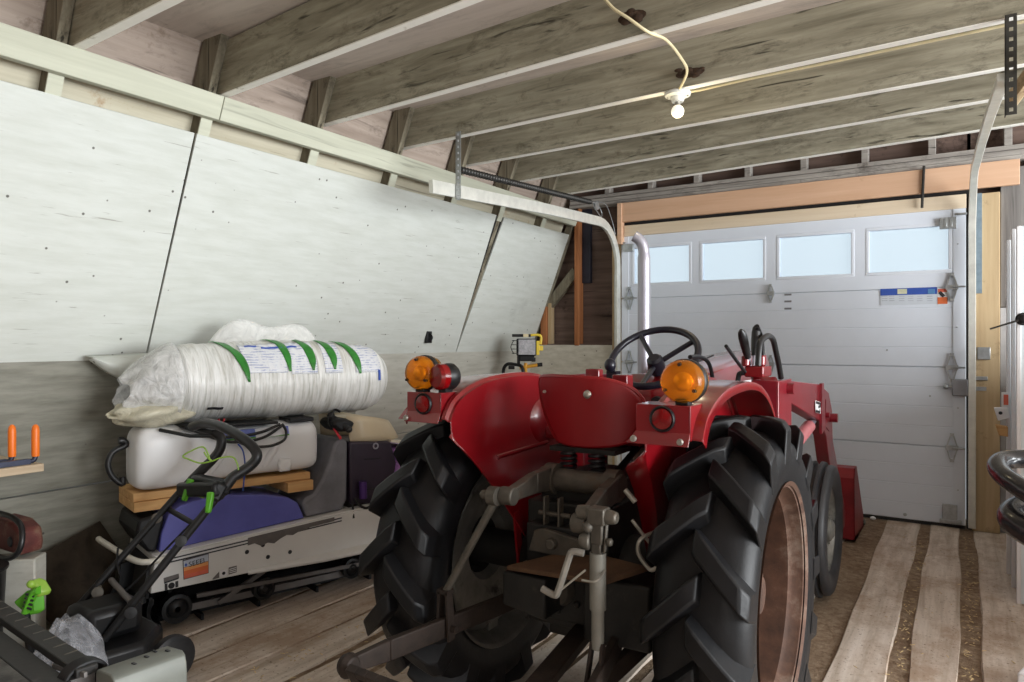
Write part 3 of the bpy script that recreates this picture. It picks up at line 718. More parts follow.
for sd in (1, -1):
    cx = TB.x + (.492 if sd > 0 else -.436)
    w = tp('rear_wheel', rear_tire_bm(cx, sd), M['tire'], angle=30, bevel=.006)
    if sd > 0: w['label'] = 'right rear wheel with rusty rim'
    else: w['label'] = 'left rear wheel with grey rim'
    bm = nb(); c = V(cx, 2.10, AZ); o = sd
    lathe(bm, [(.318, .110*o), (.330, .117*o), (.326, .108*o), (.312, .104*o), (.308, .075*o), (.296, .062*o), (.290, -.035*o), (.27, -.05*o), (.25, -.062*o), (.20, -.05*o), (.12, -.03*o), (.10, .0*o)], c, (1, 0, 0), 56, caps=False)
    lathe(bm, [(.318, -.110*o), (.330, -.118*o), (.312, -.104*o), (.305, -.08*o), (.288, -.03*o)], c, (1, 0, 0), 56, caps=False)
    for k in range(8):
        a = 2*PI*k/8; bm2c = c + V(-.035*o, .262*math.cos(a), .262*math.sin(a)); box(bm, bm2c-V(.018, .03, .03), bm2c+V(.018, .03, .03))
    tp('rim', bm, M['rust'] if sd > 0 else M['rimsilver'], w, bevel=0)
    bm = nb(); lathe(bm, [(.001, .05*o), (.05, .048*o), (.065, .03*o), (.10, .012*o), (.12, -.016*o), (.12, -.03*o)], c, (1, 0, 0), 32, caps=False)
    for k in range(6):
        a = 2*PI*k/6+.3; lathe(bm, [(.001, .03*o), (.012, .03*o), (.012, 0)], c+V(0, .09*math.cos(a), .09*math.sin(a)), (1, 0, 0), 6, caps=False)
    tp('hub', bm, M['rust'] if sd > 0 else M['iron'], w)
    # ---------------- fender: crown flange over the tyre, inner panel towards the seat
    xi, xo = TB.x + (.33 if sd > 0 else -.300), TB.x + sd*.485
    prof = [(-.362, .99), (-.345, 1.02), (-.315, 1.05), (-.25, 1.080), (-.15, 1.104), (-.02, 1.114), (.12, 1.113), (.25, 1.094), (.36, 1.052), (.44, .995), (.475, .94)]
    prof = [(V(0, y, z)) for y, z in prof]; prof = spline(prof, 4)
    def crown(u, v):
        i = v*(len(prof)-1); p = prof[int(round(i))]
        x = xi + (xo-xi)*u
        dip = -.004*math.sin(PI*u) 
        rib = .010 if .07 < u < .17 else 0
        edge = -.022 if u > .985 else 0
        n = (p - V(0, 0, AZ)).normalized()
        return V(x, 2.10, 0) + p + n*(rib+edge-dip)
    us = [0, .05, .09, .15, .19, .4, .6, .8, .92, .97, 1]
    bm = nb(); W = [[bm.verts.new(crown(u, j/(len(prof)-1))) for j in range(len(prof))] for u in us]
    for i in range(len(us)-1):
        for j in range(len(prof)-1): bm.faces.new((W[i][j], W[i+1][j], W[i+1][j+1], W[i][j+1]))
    # inner panel, sharing the crown's inner edge
    low = [(-.358, .955), (-.33, .915), (-.275, .865), (-.21, .795), (-.145, .715), (-.09, .64), (-.045, .585), (.02, .56), (.12, .555), (.30, .59), (.42, .66), (.475, .75), (.475, .90)]
    low = [(y, z) for y, z, _ in [tuple(p) for p in spline([V(y, z, 0) for y, z in low], 6)]]
    NP = len(prof)
    lowr = [low[int(round(j*(len(low)-1)/(NP-1)))] for j in range(NP)]
    def tilt(z): return sd*.085*max(0, (.955-z)/.42)
    prev = W[0]; 
    for r_ in range(1, 7):
        t = r_/6; row = []
        for j in range(NP):
            y = prof[j].y*(1-t) + lowr[j][0]*t; z = prof[j].z*(1-t) + lowr[j][1]*t
            row.append(bm.verts.new(V(xi - tilt(z), 2.10+y, z)))
        for j in range(NP-1): bm.faces.new((prev[j], prev[j+1], row[j+1], row[j]))
        prev = row
    inner = prev; low = lowr
    # rear lip on the cut edge
    NL = NP//2
    lip = [bm.verts.new(V(xi-tilt(z)-sd*(.062 if sd > 0 else .03)*min(1, k/4)*(1-.45*k/NL), 2.10+y-.010, z-.008)) for k, (y, z) in enumerate(low[:NL+1])]
    for k in range(NL): bm.faces.new((inner[k], inner[k+1], lip[k+1], lip[k]))
    fd = tp('fender', bm, M['red'], solid=.004, angle=30)
    fd['label'] = 'right fender' if sd > 0 else 'left fender'
    # pressed rib and toolbox bulge on the inner panel
    bm = nb(); xr_ = xi - tilt(.86) - sd*.004
    tube(bm, [(xr_, 1.96, .855), (xr_, 2.30, .865)], .008, 8)
    lathe(bm, [(.001, -.022*sd), (.05, -.02*sd), (.085, -.012*sd), (.10, 0)], (xi-tilt(.93), 2.30, .93), (1, 0, 0), 24)
    tp('pressed_rib', bm, M['red'], fd)
    bm = nb(); a_ = P(516, 512, X=-1.245) if sd < 0 else V(xi-tilt(.58), 2.14, .60); bar(bm, a_, a_+V(0, .03, -.20), .008, .03, up=(0, 1, 0)); tp('fender_stay', bm, M['red'], fd)
    # tail lamp bracket: bent sheet with its face to the rear
    bx0, bx1 = (TB.x+.312, TB.x+.455) if sd > 0 else (TB.x-.47, TB.x-.335)
    yb = 1.722 if sd > 0 else 1.735
    bm = nb(); zt_, zb_ = (1.077, .990) if sd > 0 else (1.078, .998)
    f = .035
    box(bm, (bx0, yb, zb_), (bx1, yb+.004, zt_)); box(bm, (bx0, yb, zt_-.003), (bx1, yb+.10, zt_+.001)); 
    prism(bm, [(bx0-(.02 if sd > 0 else 0), yb-.016, zb_-.012), (bx1+(0 if sd > 0 else .0), yb-.016, zb_-.012), (bx1, yb, zb_+.02), (bx0, yb, zb_+.02)], (0, .003, 0))
    xs_ = bx1 if sd > 0 else bx1
    box(bm, (xs_-.004, yb, zb_), (xs_, yb+.09, zt_))
    if sd < 0: prism(bm, [(bx0-.028, yb-.012, zb_-.006), (bx0, yb-.012, zb_-.006), (bx0, yb, zb_+.032), (bx0-.012, yb, zb_+.022)], (0, .003, 0))
    br = tp('lamp_bracket', bm, M['red'], bevel=.0015)
    cxl = (bx0+bx1)/2
    bm = nb(); lathe(bm, [(.001, .011), (.012, .011), (.026, .006), (.028, 0)], (cxl, yb, 1.043), (0, -1, 0), 24); 
    for k in range(3):
        a = PI/2+2*PI*k/3; bar(bm, (cxl, yb-.010, 1.043), (cxl+.024*math.cos(a), yb-.008, 1.043+.024*math.sin(a)), .008, .006, up=(0, 1, 0))
    tp('reflector', bm, M['redlens'], br)
    bm = nb(); lathe(bm, [(.027, .004), (.031, .008), (.034, .003), (.034, 0)], (cxl, yb, 1.043), (0, -1, 0), 24, caps=False); tp('reflector_ring', bm, M['blackplastic'], br)
    bm = nb()
    for x in ((bx0+.0, bx1-.02) if sd > 0 else (bx0+.01,)): lathe(bm, [(.001, .008), (.007, .008), (.009, 0)], (x, yb-.016, zb_), (0, -1, 0), 10)
    tp('bracket_bolt', bm, M['bolt'], br)
    # amber warning lamp on a black foot
    lx = TB.x+.428 if sd > 0 else TB.x-.432
    lc = V(lx, yb+.03, 1.138)
    bm = nb(); box(bm, (lx-.017, yb+.015, zt_), (lx+.017, yb+.05, 1.095))
    lathe(bm, [(.001, .0), (.052, .0), (.057, .006), (.057, .020), (.052, .026), (.001, .026)], lc, (0, 1, 0), 36); lamp = tp('warning_lamp', bm, M['blackplastic'], bevel=.002)
    bm = nb(); lathe(bm, [(.055, 0), (.054, -.018), (.047, -.03), (.030, -.036), (.001, -.038)], lc, (0, 1, 0), 36, caps=False)
    lathe(bm, [(.055, .026), (.053, .042), (.045, .052), (.028, .058), (.001, .060)], lc, (0, 1, 0), 36, caps=False)
    tp('amber_lens', bm, M['amber'], lamp)
    bm = nb(); lathe(bm, [(.001, -.008), (.02, -.004), (.05, -.001), (.052, .0)], lc+V(0, -.0, 0), (0, 1, 0), 24, caps=False); ball(bm, lc+V(.004, -.010, 0), .024, (1, .4, 1))
    tp('lamp_reflector', bm, plain('lamp reflector', (1, .62, .16), .15, .6, var=.05, bmp=.0) if sd > 0 else bpy.data.materials['lamp reflector'], lamp)
    bm = nb()
    for k in range(3):
        a = PI/2+2*PI*k/3; lathe(bm, [(.001, -.036), (.0045, -.036), (.0045, -.022)], lc+V(.043*math.cos(a), 0, .043*math.sin(a)), (0, 1, 0), 8, caps=False)
    tp('lens_screw', bm, M['brownsteel'], lamp)
    if sd < 0:
        rc = V(TB.x-.352, yb+.035, 1.128)
        bm = nb(); box(bm, rc+V(-.014, -.006, -.05), rc+V(.014, .03, -.03)); lathe(bm, [(.001, .0), (.039, .0), (.042, .012), (.042, .032), (.034, .044), (.001, .046)], rc, (.25, 1, 0), 28); l2 = tp('tail_lamp', bm, M['blackplastic'])
        bm = nb(); lathe(bm, [(.041, 0), (.041, -.022), (.033, -.032), (.001, -.034)], rc, (.25, 1, 0), 28, caps=False); tp('red_lens', bm, M['redlens'], l2)
# ---------------------------------------------------------------- axle, gearbox, engine, bonnet
bm = nb(); tube(bm, [(TB.x-.46, 2.10, AZ), (TB.x-.28, 2.10, AZ), (TB.x+.28, 2.10, AZ), (TB.x+.46, 2.10, AZ)], .062, 18); 
for sd in (-1, 1): lathe(bm, [(.062, 0), (.10, .03), (.115, .09), (.115, .12)], (TB.x+sd*.24, 2.10, AZ), (-sd, 0, 0), 24)
tp('rear_axle', bm, M['iron'])
bm = nb(); box(bm, (TB.x-.14, 1.93, .36), (TB.x+.14, 2.95, .74)); box(bm, (TB.x-.115, 1.88, .40), (TB.x+.115, 1.95, .68)); box(bm, (TB.x-.12, 1.98, .72), (TB.x+.12, 2.25, .80)); box(bm, (TB.x-.10, 2.0, .30), (TB.x+.10, 2.8, .38))
for k in range(8):
    a = 2*PI*k/8; lathe(bm, [(.001, .012), (.012, .012), (.012, 0)], (TB.x+.09*math.cos(a), 1.88, .54+.11*math.sin(a)), (0, -1, 0), 6)
tp('transmission_housing', bm, M['iron'], bevel=.018)
bm = nb(); lathe(bm, [(.001, .06), (.018, .06), (.018, .02), (.045, .02), (.055, 0), (.055, -.02)], (TB.x, 1.87, .50), (0, -1, 0), 20); tp('power_take_off_shaft', bm, M['arm'])
bm = nb(); box(bm, (TB.x-.16, 2.95, .45), (TB.x+.16, 3.85, .80)); box(bm, (TB.x-.12, 3.0, .80), (TB.x+.12, 3.7, .98))
for k in range(4): lathe(bm, [(.001, .03), (.035, .03), (.04, 0)], (TB.x+.16, 3.1+k*.17, .85), (1, 0, 0), 12)
tp('engine_block', bm, M['iron'], bevel=.012)
def hood(u, v):
    y = 2.93 + 1.12*v; w = .155 - .02*v; zt_ = 1.125 + .075*v - .012*v*v; zb_ = .82
    k = [(-1, 0), (-1, .45), (-1, .8), (-.9, .93), (-.7, .985), (0, 1.0), (.7, .985), (.9, .93), (1, .8), (1, .45), (1, 0)]
    i = u*10; a = k[int(round(i))]
    return V(TB.x+.0 + a[0]*w, y, zb_+(zt_-zb_)*a[1])
bm = nb(); W = grid(bm, hood, 11, 6); bm.faces.new([W[i][0] for i in range(11)]); bm.faces.new([W[i][5] for i in range(11)][::-1])
hd = tp('hood', bm, M['red'], bevel=.004)
bm = nb()
for k in range(7): box(bm, (TB.x-.11, 4.048, .86+k*.042), (TB.x+.11, 4.056, .882+k*.042))
tp('grille', bm, M['blackplastic'], hd)
bm = nb(); bar(bm, (TB.x+.157, 2.96, 1.03), (TB.x+.14, 4.0, 1.02), .004, .05); tp('side_band', bm, M['paper'], hd)
# dash and fuel tank behind the bonnet
bm = nb(); prism(bm, [(TB.x-.17, 2.60, .82), (TB.x-.17, 2.93, .82), (TB.x-.17, 2.93, 1.10), (TB.x-.17, 2.78, 1.10), (TB.x-.17, 2.66, 1.04)], (.34, 0, 0)); ds = tp('dashboard', bm, M['red'], bevel=.02)
bm = nb(); lathe(bm, [(.001, .012), (.022, .012), (.026, 0)], (TB.x+.02, 2.645, 1.0), (0, -1, .1), 18); lathe(bm, [(.001, .02), (.012, .02), (.014, 0)], (TB.x-.06, 2.645, .98), (0, -1, .1), 14); tp('gauge', bm, M['blackplastic'], ds)
bm = nb(); box(bm, (TB.x-.16, 2.25, .50), (TB.x+.16, 2.95, .53)); box(bm, (TB.x-.32, 2.35, .47), (TB.x-.14, 2.95, .49)); box(bm, (TB.x+.14, 2.35, .47), (TB.x+.32, 2.95, .49)); tp('footplate', bm, M['iron'], bevel=.004)
bm = nb(); box(bm, (TB.x-.15, 2.36, 1.05), (TB.x-.095, 2.40, 1.137)); box(bm, (TB.x-.07, 2.42, 1.03), (TB.x-.01, 2.48, 1.115)); tp('red_control_box', bm, M['red'], bevel=.004)
# steering wheel: rim, three spokes, hub, spinner knob
sc = V(TB.x-.028, 2.735, 1.176); sn = V(0, -.63, .777).normalized(); sx = V(1, 0, 0); sy = sn.cross(sx)
R_ = .178
bm = nb(); pts = [sc + sx*R_*math.cos(2*PI*k/48) + sy*R_*math.sin(2*PI*k/48) for k in range(48)]
tube(bm, pts, .0145, 10, True)
for k in range(48):
    a = 2*PI*k/48
    if -.1 < math.sin(a): ball(bm, sc + (sx*math.cos(a)+sy*math.sin(a))*(R_-.006), .0085, n=6)
sw = tp('steering_wheel', bm, M['wheelblack'])
bm = nb()
for a in (PI*.70, PI*.20, PI*1.5):
    tube(bm, [sc-sn*.035 + (sx*math.cos(a)+sy*math.sin(a))*.02, sc-sn*.015+(sx*math.cos(a)+sy*math.sin(a))*R_*.6, sc+(sx*math.cos(a)+sy*math.sin(a))*R_*.98], .0105, 8)
tp('spoke', bm, M['wheelblack'], sw)
bm = nb(); lathe(bm, [(.001, .018), (.022, .018), (.032, .008), (.036, -.03), (.03, -.06), (.001, -.06)], sc-sn*.02, sn, 24); tp('wheel_hub', bm, M['wheelblack'], sw)
bm = nb(); kp = sc + (sx*math.cos(PI*1.22)+sy*math.sin(PI*1.22))*R_; tube(bm, [kp, kp+sn*.03], .011, 10); ball(bm, kp+sn*.05, .024, (1, 1, 1.15)); box(bm, kp-V(.022, .02, .02), kp+V(.022, .02, .014)); tp('spinner_knob', bm, M['wheelblack'], sw)
bm = nb(); tube(bm, [sc-sn*.05, sc-sn*.30], .02, 12); tp('steering_column', bm, M['blackplastic'])
bm = nb(); tube(bm, [P(697, 362, X=TB.x+.08), P(713, 355.5, X=TB.x+.09)], .004, 8); tp('throttle_lever', bm, M['blackplastic'])
# exhaust stack with its curved tip
ex = P(644, 300, Y=3.35)
bm = nb(); pts = spline([V(ex.x, 3.35, .95), V(ex.x, 3.35, 1.3), V(ex.x, 3.35, 1.60), V(ex.x-.003, 3.35, 1.70), V(ex.x-.02, 3.34, 1.745), V(ex.x-.045, 3.33, 1.765)], 5)
rr = sweep(bm, pts, lambda t: circ(.030 if t < .5 else .026, 20), caps=False); es = tp('exhaust_pipe', bm, M['chrome'], solid=.003)
bm = nb(); tube(bm, [V(ex.x, 3.35, .62), V(ex.x, 3.35, .98)], .055, 18); tube(bm, spline([V(ex.x, 3.35, .66), V(ex.x+.05, 3.35, .62), V(TB.x-.16, 3.35, .66)]), .028, 12); tp('muffler', bm, M['rust'], es)
# ---------------------------------------------------------------- seat
sc_ = V(TB.x, 2.06, 1.01)
rows_ = [(-.103, -.05, .03), (-.097, -.085, .09), (-.085, -.107, .135), (-.062, -.128, .16), (-.03, -.15, .178), (0, -.168, .186), (.035, -.182, .184), (.06, -.187, .172), (.085, -.190, .146), (.103, -.184, .098), (.110, -.168, .05), (.113, -.12, -.02)]
def seaty(x, z): return -.03 + .060*(x/.18)**2 - .03*z
rp_ = spline([V(*q) for q in rows_], 4)
bm = nb(); G = []
for q in rp_:
    G.append([bm.verts.new(sc_ + V(q.y+(q.z-q.y)*k/24, seaty(q.y+(q.z-q.y)*k/24, q.x), q.x)) for k in range(25)])
for A, B in zip(G, G[1:]):
    for k in range(24): bm.faces.new((A[k], A[k+1], B[k+1], B[k]))
edge_ = [r[24].co.copy() for r in G] + [v.co.copy() for v in G[-1][-2:0:-1]] + [r[0].co.copy() for r in G[::-1]] + [v.co.copy() for v in G[0][1:-1]]
ed2_ = [edge_[k] for k in range(0, len(edge_), 2)]
tube(bm, [p + V(0, .006, 0) for p in ed2_], .0065, 8, True)
st = tp('seat', bm, plain('seat red paint', srgb(138, 8, 18), .42, var=.1, scale=6, bmp=.02), solid=.004)
bm = nb(); box(bm, (TB.x-.18, 2.10, .905), (TB.x+.18, 2.48, .955)); tp('seat_cushion', bm, plain('dark red vinyl', srgb(110, 14, 22), .5), st, bevel=.02)
bm = nb(); lathe(bm, [(.001, .008), (.006, .008), (.012, .004), (.014, 0)], sc_+V(.028, -.045, .062), (0, -1, .1), 20); lathe(bm, [(.001, .006), (.005, .006), (.006, 0)], sc_+V(-.145, -.01, .062), (0, -1, .1), 12); tp('seat_bolt', bm, M['bolt'], st)
bm = nb(); box(bm, (TB.x-.11, 2.02, .885), (TB.x+.12, 2.35, .90)); box(bm, (TB.x-.09, 2.03, .79), (TB.x+.11, 2.3, .805)); bar(bm, (TB.x+.09, 2.04, .80), (TB.x+.13, 2.2, .90), .02, .01); tp('seat_bracket', bm, M['iron'], st)
for dx in (-.045, .055):
    bm = nb(); tube(bm, [V(TB.x+dx+.024*math.cos(a), 2.03+.024*math.sin(a), .805+.08*a/(2*PI*5)) for a in [2*PI*5*k/70 for k in range(71)]], .0055, 6); tp('seat_spring', bm, M['blackplastic'], st)
# ---------------------------------------------------------------- three point hitch
bm = nb(); tube(bm, [(TB.x-.12, 1.99, .80), (TB.x+.16, 1.99, .80)], .036, 18); lathe(bm, [(.05, -.02), (.05, .02)], (TB.x-.08, 1.99, .80), (1, 0, 0), 18); lathe(bm, [(.05, -.02), (.05, .02)], (TB.x+.13, 1.99, .80), (1, 0, 0), 18); tp('rockshaft', bm, M['arm'])
LA, LB = V(TB.x-.085, 1.99, .805), V(-1.085, 1.70, .80)
def armplate(a, b_):
    bm = nb(); bar(bm, a+V(0, 0, -.002), a.lerp(b_, .45)+V(0, 0, .006), .03, .075, h2=.062); bar(bm, a.lerp(b_, .45)+V(0, 0, .006), b_, .03, .062, h2=.034); lathe(bm, [(.001, -.022), (.026, -.022), (.026, .022), (.001, .022)], b_, (1, 0, 0), 16); return bm
tp('lift_arm', armplate(LA, LB), M['arm'], bevel=.004)
RA, RB = V(TB.x+.14, 1.99, .80), V(-.835, 1.66, .765)
tp('lift_arm', armplate(RA, RB), M['arm'], bevel=.004)
bL, pL = V(-1.33, 1.32, .405), V(-1.205, 2.02, .405)
bR, pR = V(-.70, 1.32, .385), V(-.85, 2.02, .405)
for p_, b_ in ((pL, bL), (pR, bR)):
    bm = nb(); bar(bm, p_, p_.lerp(b_, .82), .022, .058); bar(bm, p_.lerp(b_, .82), b_, .022, .058, w2=.02, h2=.04)
    lathe(bm, [(.001, -.02), (.024, -.02), (.034, 0), (.024, .02), (.001, .02)], b_, (1, 0, 0), 18); lathe(bm, [(.001, -.025), (.03, -.025), (.03, .025), (.001, .025)], p_, (1, 0, 0), 14)
    tp('lower_link', bm, M['brownsteel'], bevel=.004)
# left lift rod: eye, rod, fork on the link
jl_ = pL.lerp(bL, .53)
top = LB + V(-.035, -.02, -.0)
bm = nb(); lathe(bm, [(.012, -.014), (.027, -.014), (.027, .014), (.012, .014)], top, (1, 0, 0), 16); ball(bm, top+V(-.035, 0, 0), .013); tube(bm, [top+V(0, 0, -.02), jl_+V(0, 0, .10)], .0115, 10)
lr = tp('lift_rod', bm, M['arm'])
bm = nb(); d_ = (jl_-top).normalized(); q0 = jl_+V(0, 0, .105)
for sx_ in (-.022, .022): bar(bm, q0+V(sx_*.6, 0, 0), jl_+V(sx_, 0, -.035), .006, .03, up=(0, 1, 0))
bar(bm, q0+V(-.02, 0, 0), q0+V(.02, 0, 0), .03, .012); tube(bm, [jl_+V(-.04, 0, 0), jl_+V(.04, 0, 0)], .01, 8); tp('rod_fork', bm, M['brownsteel'], lr)
# right levelling screw with gearbox, crank and sleeve
sxr, syr = -.782, 1.65
bm = nb(); tube(bm, [(sxr, syr, .70), (sxr, syr, .555)], .021, 16); tube(bm, [(sxr, syr, .556), (sxr, syr, .455)], .0165, 16)
ls = tp('levelling_screw', bm, plain('grey painted sleeve', srgb(126, 124, 116), .5, .2, var=.15, bmp=.1, dirt=srgb(84, 78, 66), damt=.66))
bm = nb(); box(bm, (sxr-.032, syr-.03, .765), (sxr+.036, syr+.03, .825)); lathe(bm, [(.001, -.05), (.024, -.05), (.026, -.03), (.026, .0)], (sxr-.03, syr, .80), (1, 0, 0), 16); lathe(bm, [(.001, .055), (.02, .055), (.026, .03), (.026, 0)], (sxr+.02, syr, .795), (1, 0, 0), 16)
box(bm, (sxr-.022, syr-.022, .695), (sxr+.026, syr+.022, .77)); ball(bm, (sxr-.03, syr-.02, .755), .022); lathe(bm, [(.001, -.05), (.022, -.05), (.03, -.035), (.03, -.01)], (sxr-.01, syr-.02, .705), (1, .3, 0), 14)
bar(bm, (sxr+.035, syr, .77), (sxr+.03, syr-.01, .67), .012, .016); lathe(bm, [(.001, .02), (.014, .02), (.014, 0)], (sxr+.04, syr-.01, .71), (1, 0, 0), 10)
for v in bm.verts: v.co = V(sxr, syr, .70) + (v.co - V(sxr, syr, .70))*.72 + V(0, 0, .026)
box(bm, (sxr-.014, syr-.014, .695), (sxr+.014, syr+.014, .74))
bar(bm, RB, V(sxr-.01, syr, .785), .02, .03)
tp('screw_gearbox', bm, M['arm'], ls, bevel=.006)
bm = nb(); tube(bm, spline([(sxr-.02, syr-.04, .705), (sxr-.05, syr-.045, .705), (sxr-.062, syr-.045, .68), (sxr-.088, syr-.05, .60), (sxr-.10, syr-.05, .588), (sxr-.135, syr-.05, .598)], 5), .009, 8); tp('crank_handle', bm, plain('bare crank', srgb(150, 146, 138), .45, .5, var=.15), ls)
bm = nb(); tube(bm, [(sxr-.10, syr-.05, .588), (sxr-.085, syr-.05, .60), (sxr-.02, syr-.03, .66)], .003, 6); tube(bm, spline([(sxr-.02, syr-.05, .64), (sxr+.02, syr-.05, .645), (sxr+.02, syr, .66)]), .003, 6); tp('lynch_pin_wire', bm, M['bolt'], ls)
bm = nb()
for sx_ in (-.018, .018): bar(bm, (sxr+sx_*.8, syr, .47), (sxr+sx_*1.1, syr-.05, .30), .007, .02, up=(0, 1, 0))
tp('screw_fork', bm, M['brownsteel'], ls)
# drawbar with holes between the balls
def holed_bar(a, b_, w, h, nh):
    bm = nb(); a, b_ = V(a), V(b_); d = (b_-a); n = nh*2+1
    dd, s, u = frame(d, (0, -.55, 1))
    for k in range(n):
        p, q = a+d*k/n, a+d*(k+1)/n
        if k % 2 == 0: bar(bm, p, q, h, w, up=u)
        else:
            for sg in (-1, 1): bar(bm, p+u*w*.34*sg, q+u*w*.34*sg, h, w*.32, up=u)
    return bm
tp('hitch_drawbar', holed_bar(bL+V(.03, -.02, -.008), bR+V(-.03, -.02, -.004), .062, .022, 8), M['brownsteel'], bevel=.003)
# top link bracket and drawbar plate
bm = nb()
for x in (-1.075, -1.025): bar(bm, (x, 1.90, .655), (x, 1.90, .765), .007, .03, up=(0, 1, 0))
tube(bm, [(-1.10, 1.90, .712), (-.99, 1.90, .712)], .008, 8); tp('top_link_bracket', bm, M['arm'], bevel=.002)
bm = nb(); prism(bm, [(-1.115, 1.86, .60), (-.93, 1.86, .60), (-.93, 1.86, .655), (-1.06, 1.86, .675), (-1.095, 1.86, .665)], (0, .02, 0)); lathe(bm, [(.001, .02), (.016, .02), (.018, 0)], (-1.03, 1.86, .635), (0, -1, 0), 12); tp('lift_plate', bm, M['arm'], bevel=.003)
bm = nb(); prism(bm, [(-1.13, 1.76, .565), (-.80, 1.72, .590), (-.72, 1.84, .61), (-.98, 1.92, .600)], (0, 0, .014)); tp('drawbar_plate', bm, M['rustplate'], bevel=.003)
bm = nb(); prism(bm, [(-1.145, 1.76, .46), (-1.145, 1.76, .56), (-1.0, 1.76, .56), (-1.0, 1.76, .44)], (.0, .16, 0)); box(bm, (-.90, 1.80, .40), (-.70, 1.92, .58)); tp('drawbar_hanger', bm, M['iron'], bevel=.008)
bm = nb(); tube(bm, spline([(-.70, 1.86, .72), (-.735, 1.82, .70), (-.74, 1.82, .66), (-.70, 1.80, .63), (-.68, 1.80, .64)], 5), .006, 8); tube(bm, [(-.76, 1.82, .75), (-.69, 1.84, .66)], .005, 6); tube(bm, [(-.75, 1.82, .80), (-.78, 1.82, .83)], .008, 8); tp('check_chain_hook', bm, M['bolt'])
bm = nb(); bar(bm, (-.96, 1.95, .37), (-.90, 1.35, .33), .06, .03); bar(bm, (-.74, 1.95, .40), (-.93, 1.48, .20), .03, .05); tp('swinging_drawbar', bm, M['brownsteel'], bevel=.004)
# ---------------------------------------------------------------- front axle and wheels
for sd in (1, -1):
    c = V(TB.x+sd*.43, 3.74, .325); o = sd
    bm = nb(); prof = [(.20, -.055), (.215, -.07), (.26, -.082), (.295, -.076), (.308, -.066), (.311, -.05), (.300, -.044), (.300, -.036), (.322, -.03), (.325, -.016), (.305, -.011), (.305, .011), (.325, .016), (.322, .03), (.300, .036), (.300, .044), (.311, .05), (.308, .066), (.295, .076), (.26, .082), (.215, .07), (.20, .055)]
    lathe(bm, prof, c, (1, 0, 0), 60, caps=False); w = tp('front_wheel', bm, M['tiresmooth'], angle=50)
    w['label'] = 'right front wheel with ribbed tyre' if sd > 0 else 'left front wheel with ribbed tyre'
    bm = nb(); lathe(bm, [(.222, .064*o), (.226, .07*o), (.212, .06*o), (.20, .05*o), (.19, .02*o), (.17, .005*o), (.10, .03*o), (.06, .035*o), (.055, .06*o), (.03, .075*o), (.001, .076*o)], c, (1, 0, 0), 44, caps=False); lathe(bm, [(.222, -.064*o), (.212, -.06*o), (.19, -.02*o), (.17, .005*o)], c, (1, 0, 0), 44, caps=False); tp('rim', bm, M['rimsilver'], w)
    bm = nb()
    for k in range(6):
        a = 2*PI*k/6; lathe(bm, [(.001, .05*o), (.012, .05*o), (.012, .02*o)], c+V(0, .085*math.cos(a), .085*math.sin(a)), (1, 0, 0), 6)
    tp('wheel_nut', bm, M['bolt'], w)
bm = nb(); tube(bm, [(TB.x-.42, 3.74, .33), (TB.x-.28, 3.74, .42), (TB.x+.28, 3.74, .42), (TB.x+.42, 3.74, .33)], .035, 12); box(bm, (TB.x-.07, 3.65, .40), (TB.x+.07, 3.85, .55)); tp('front_axle', bm, M['iron'])
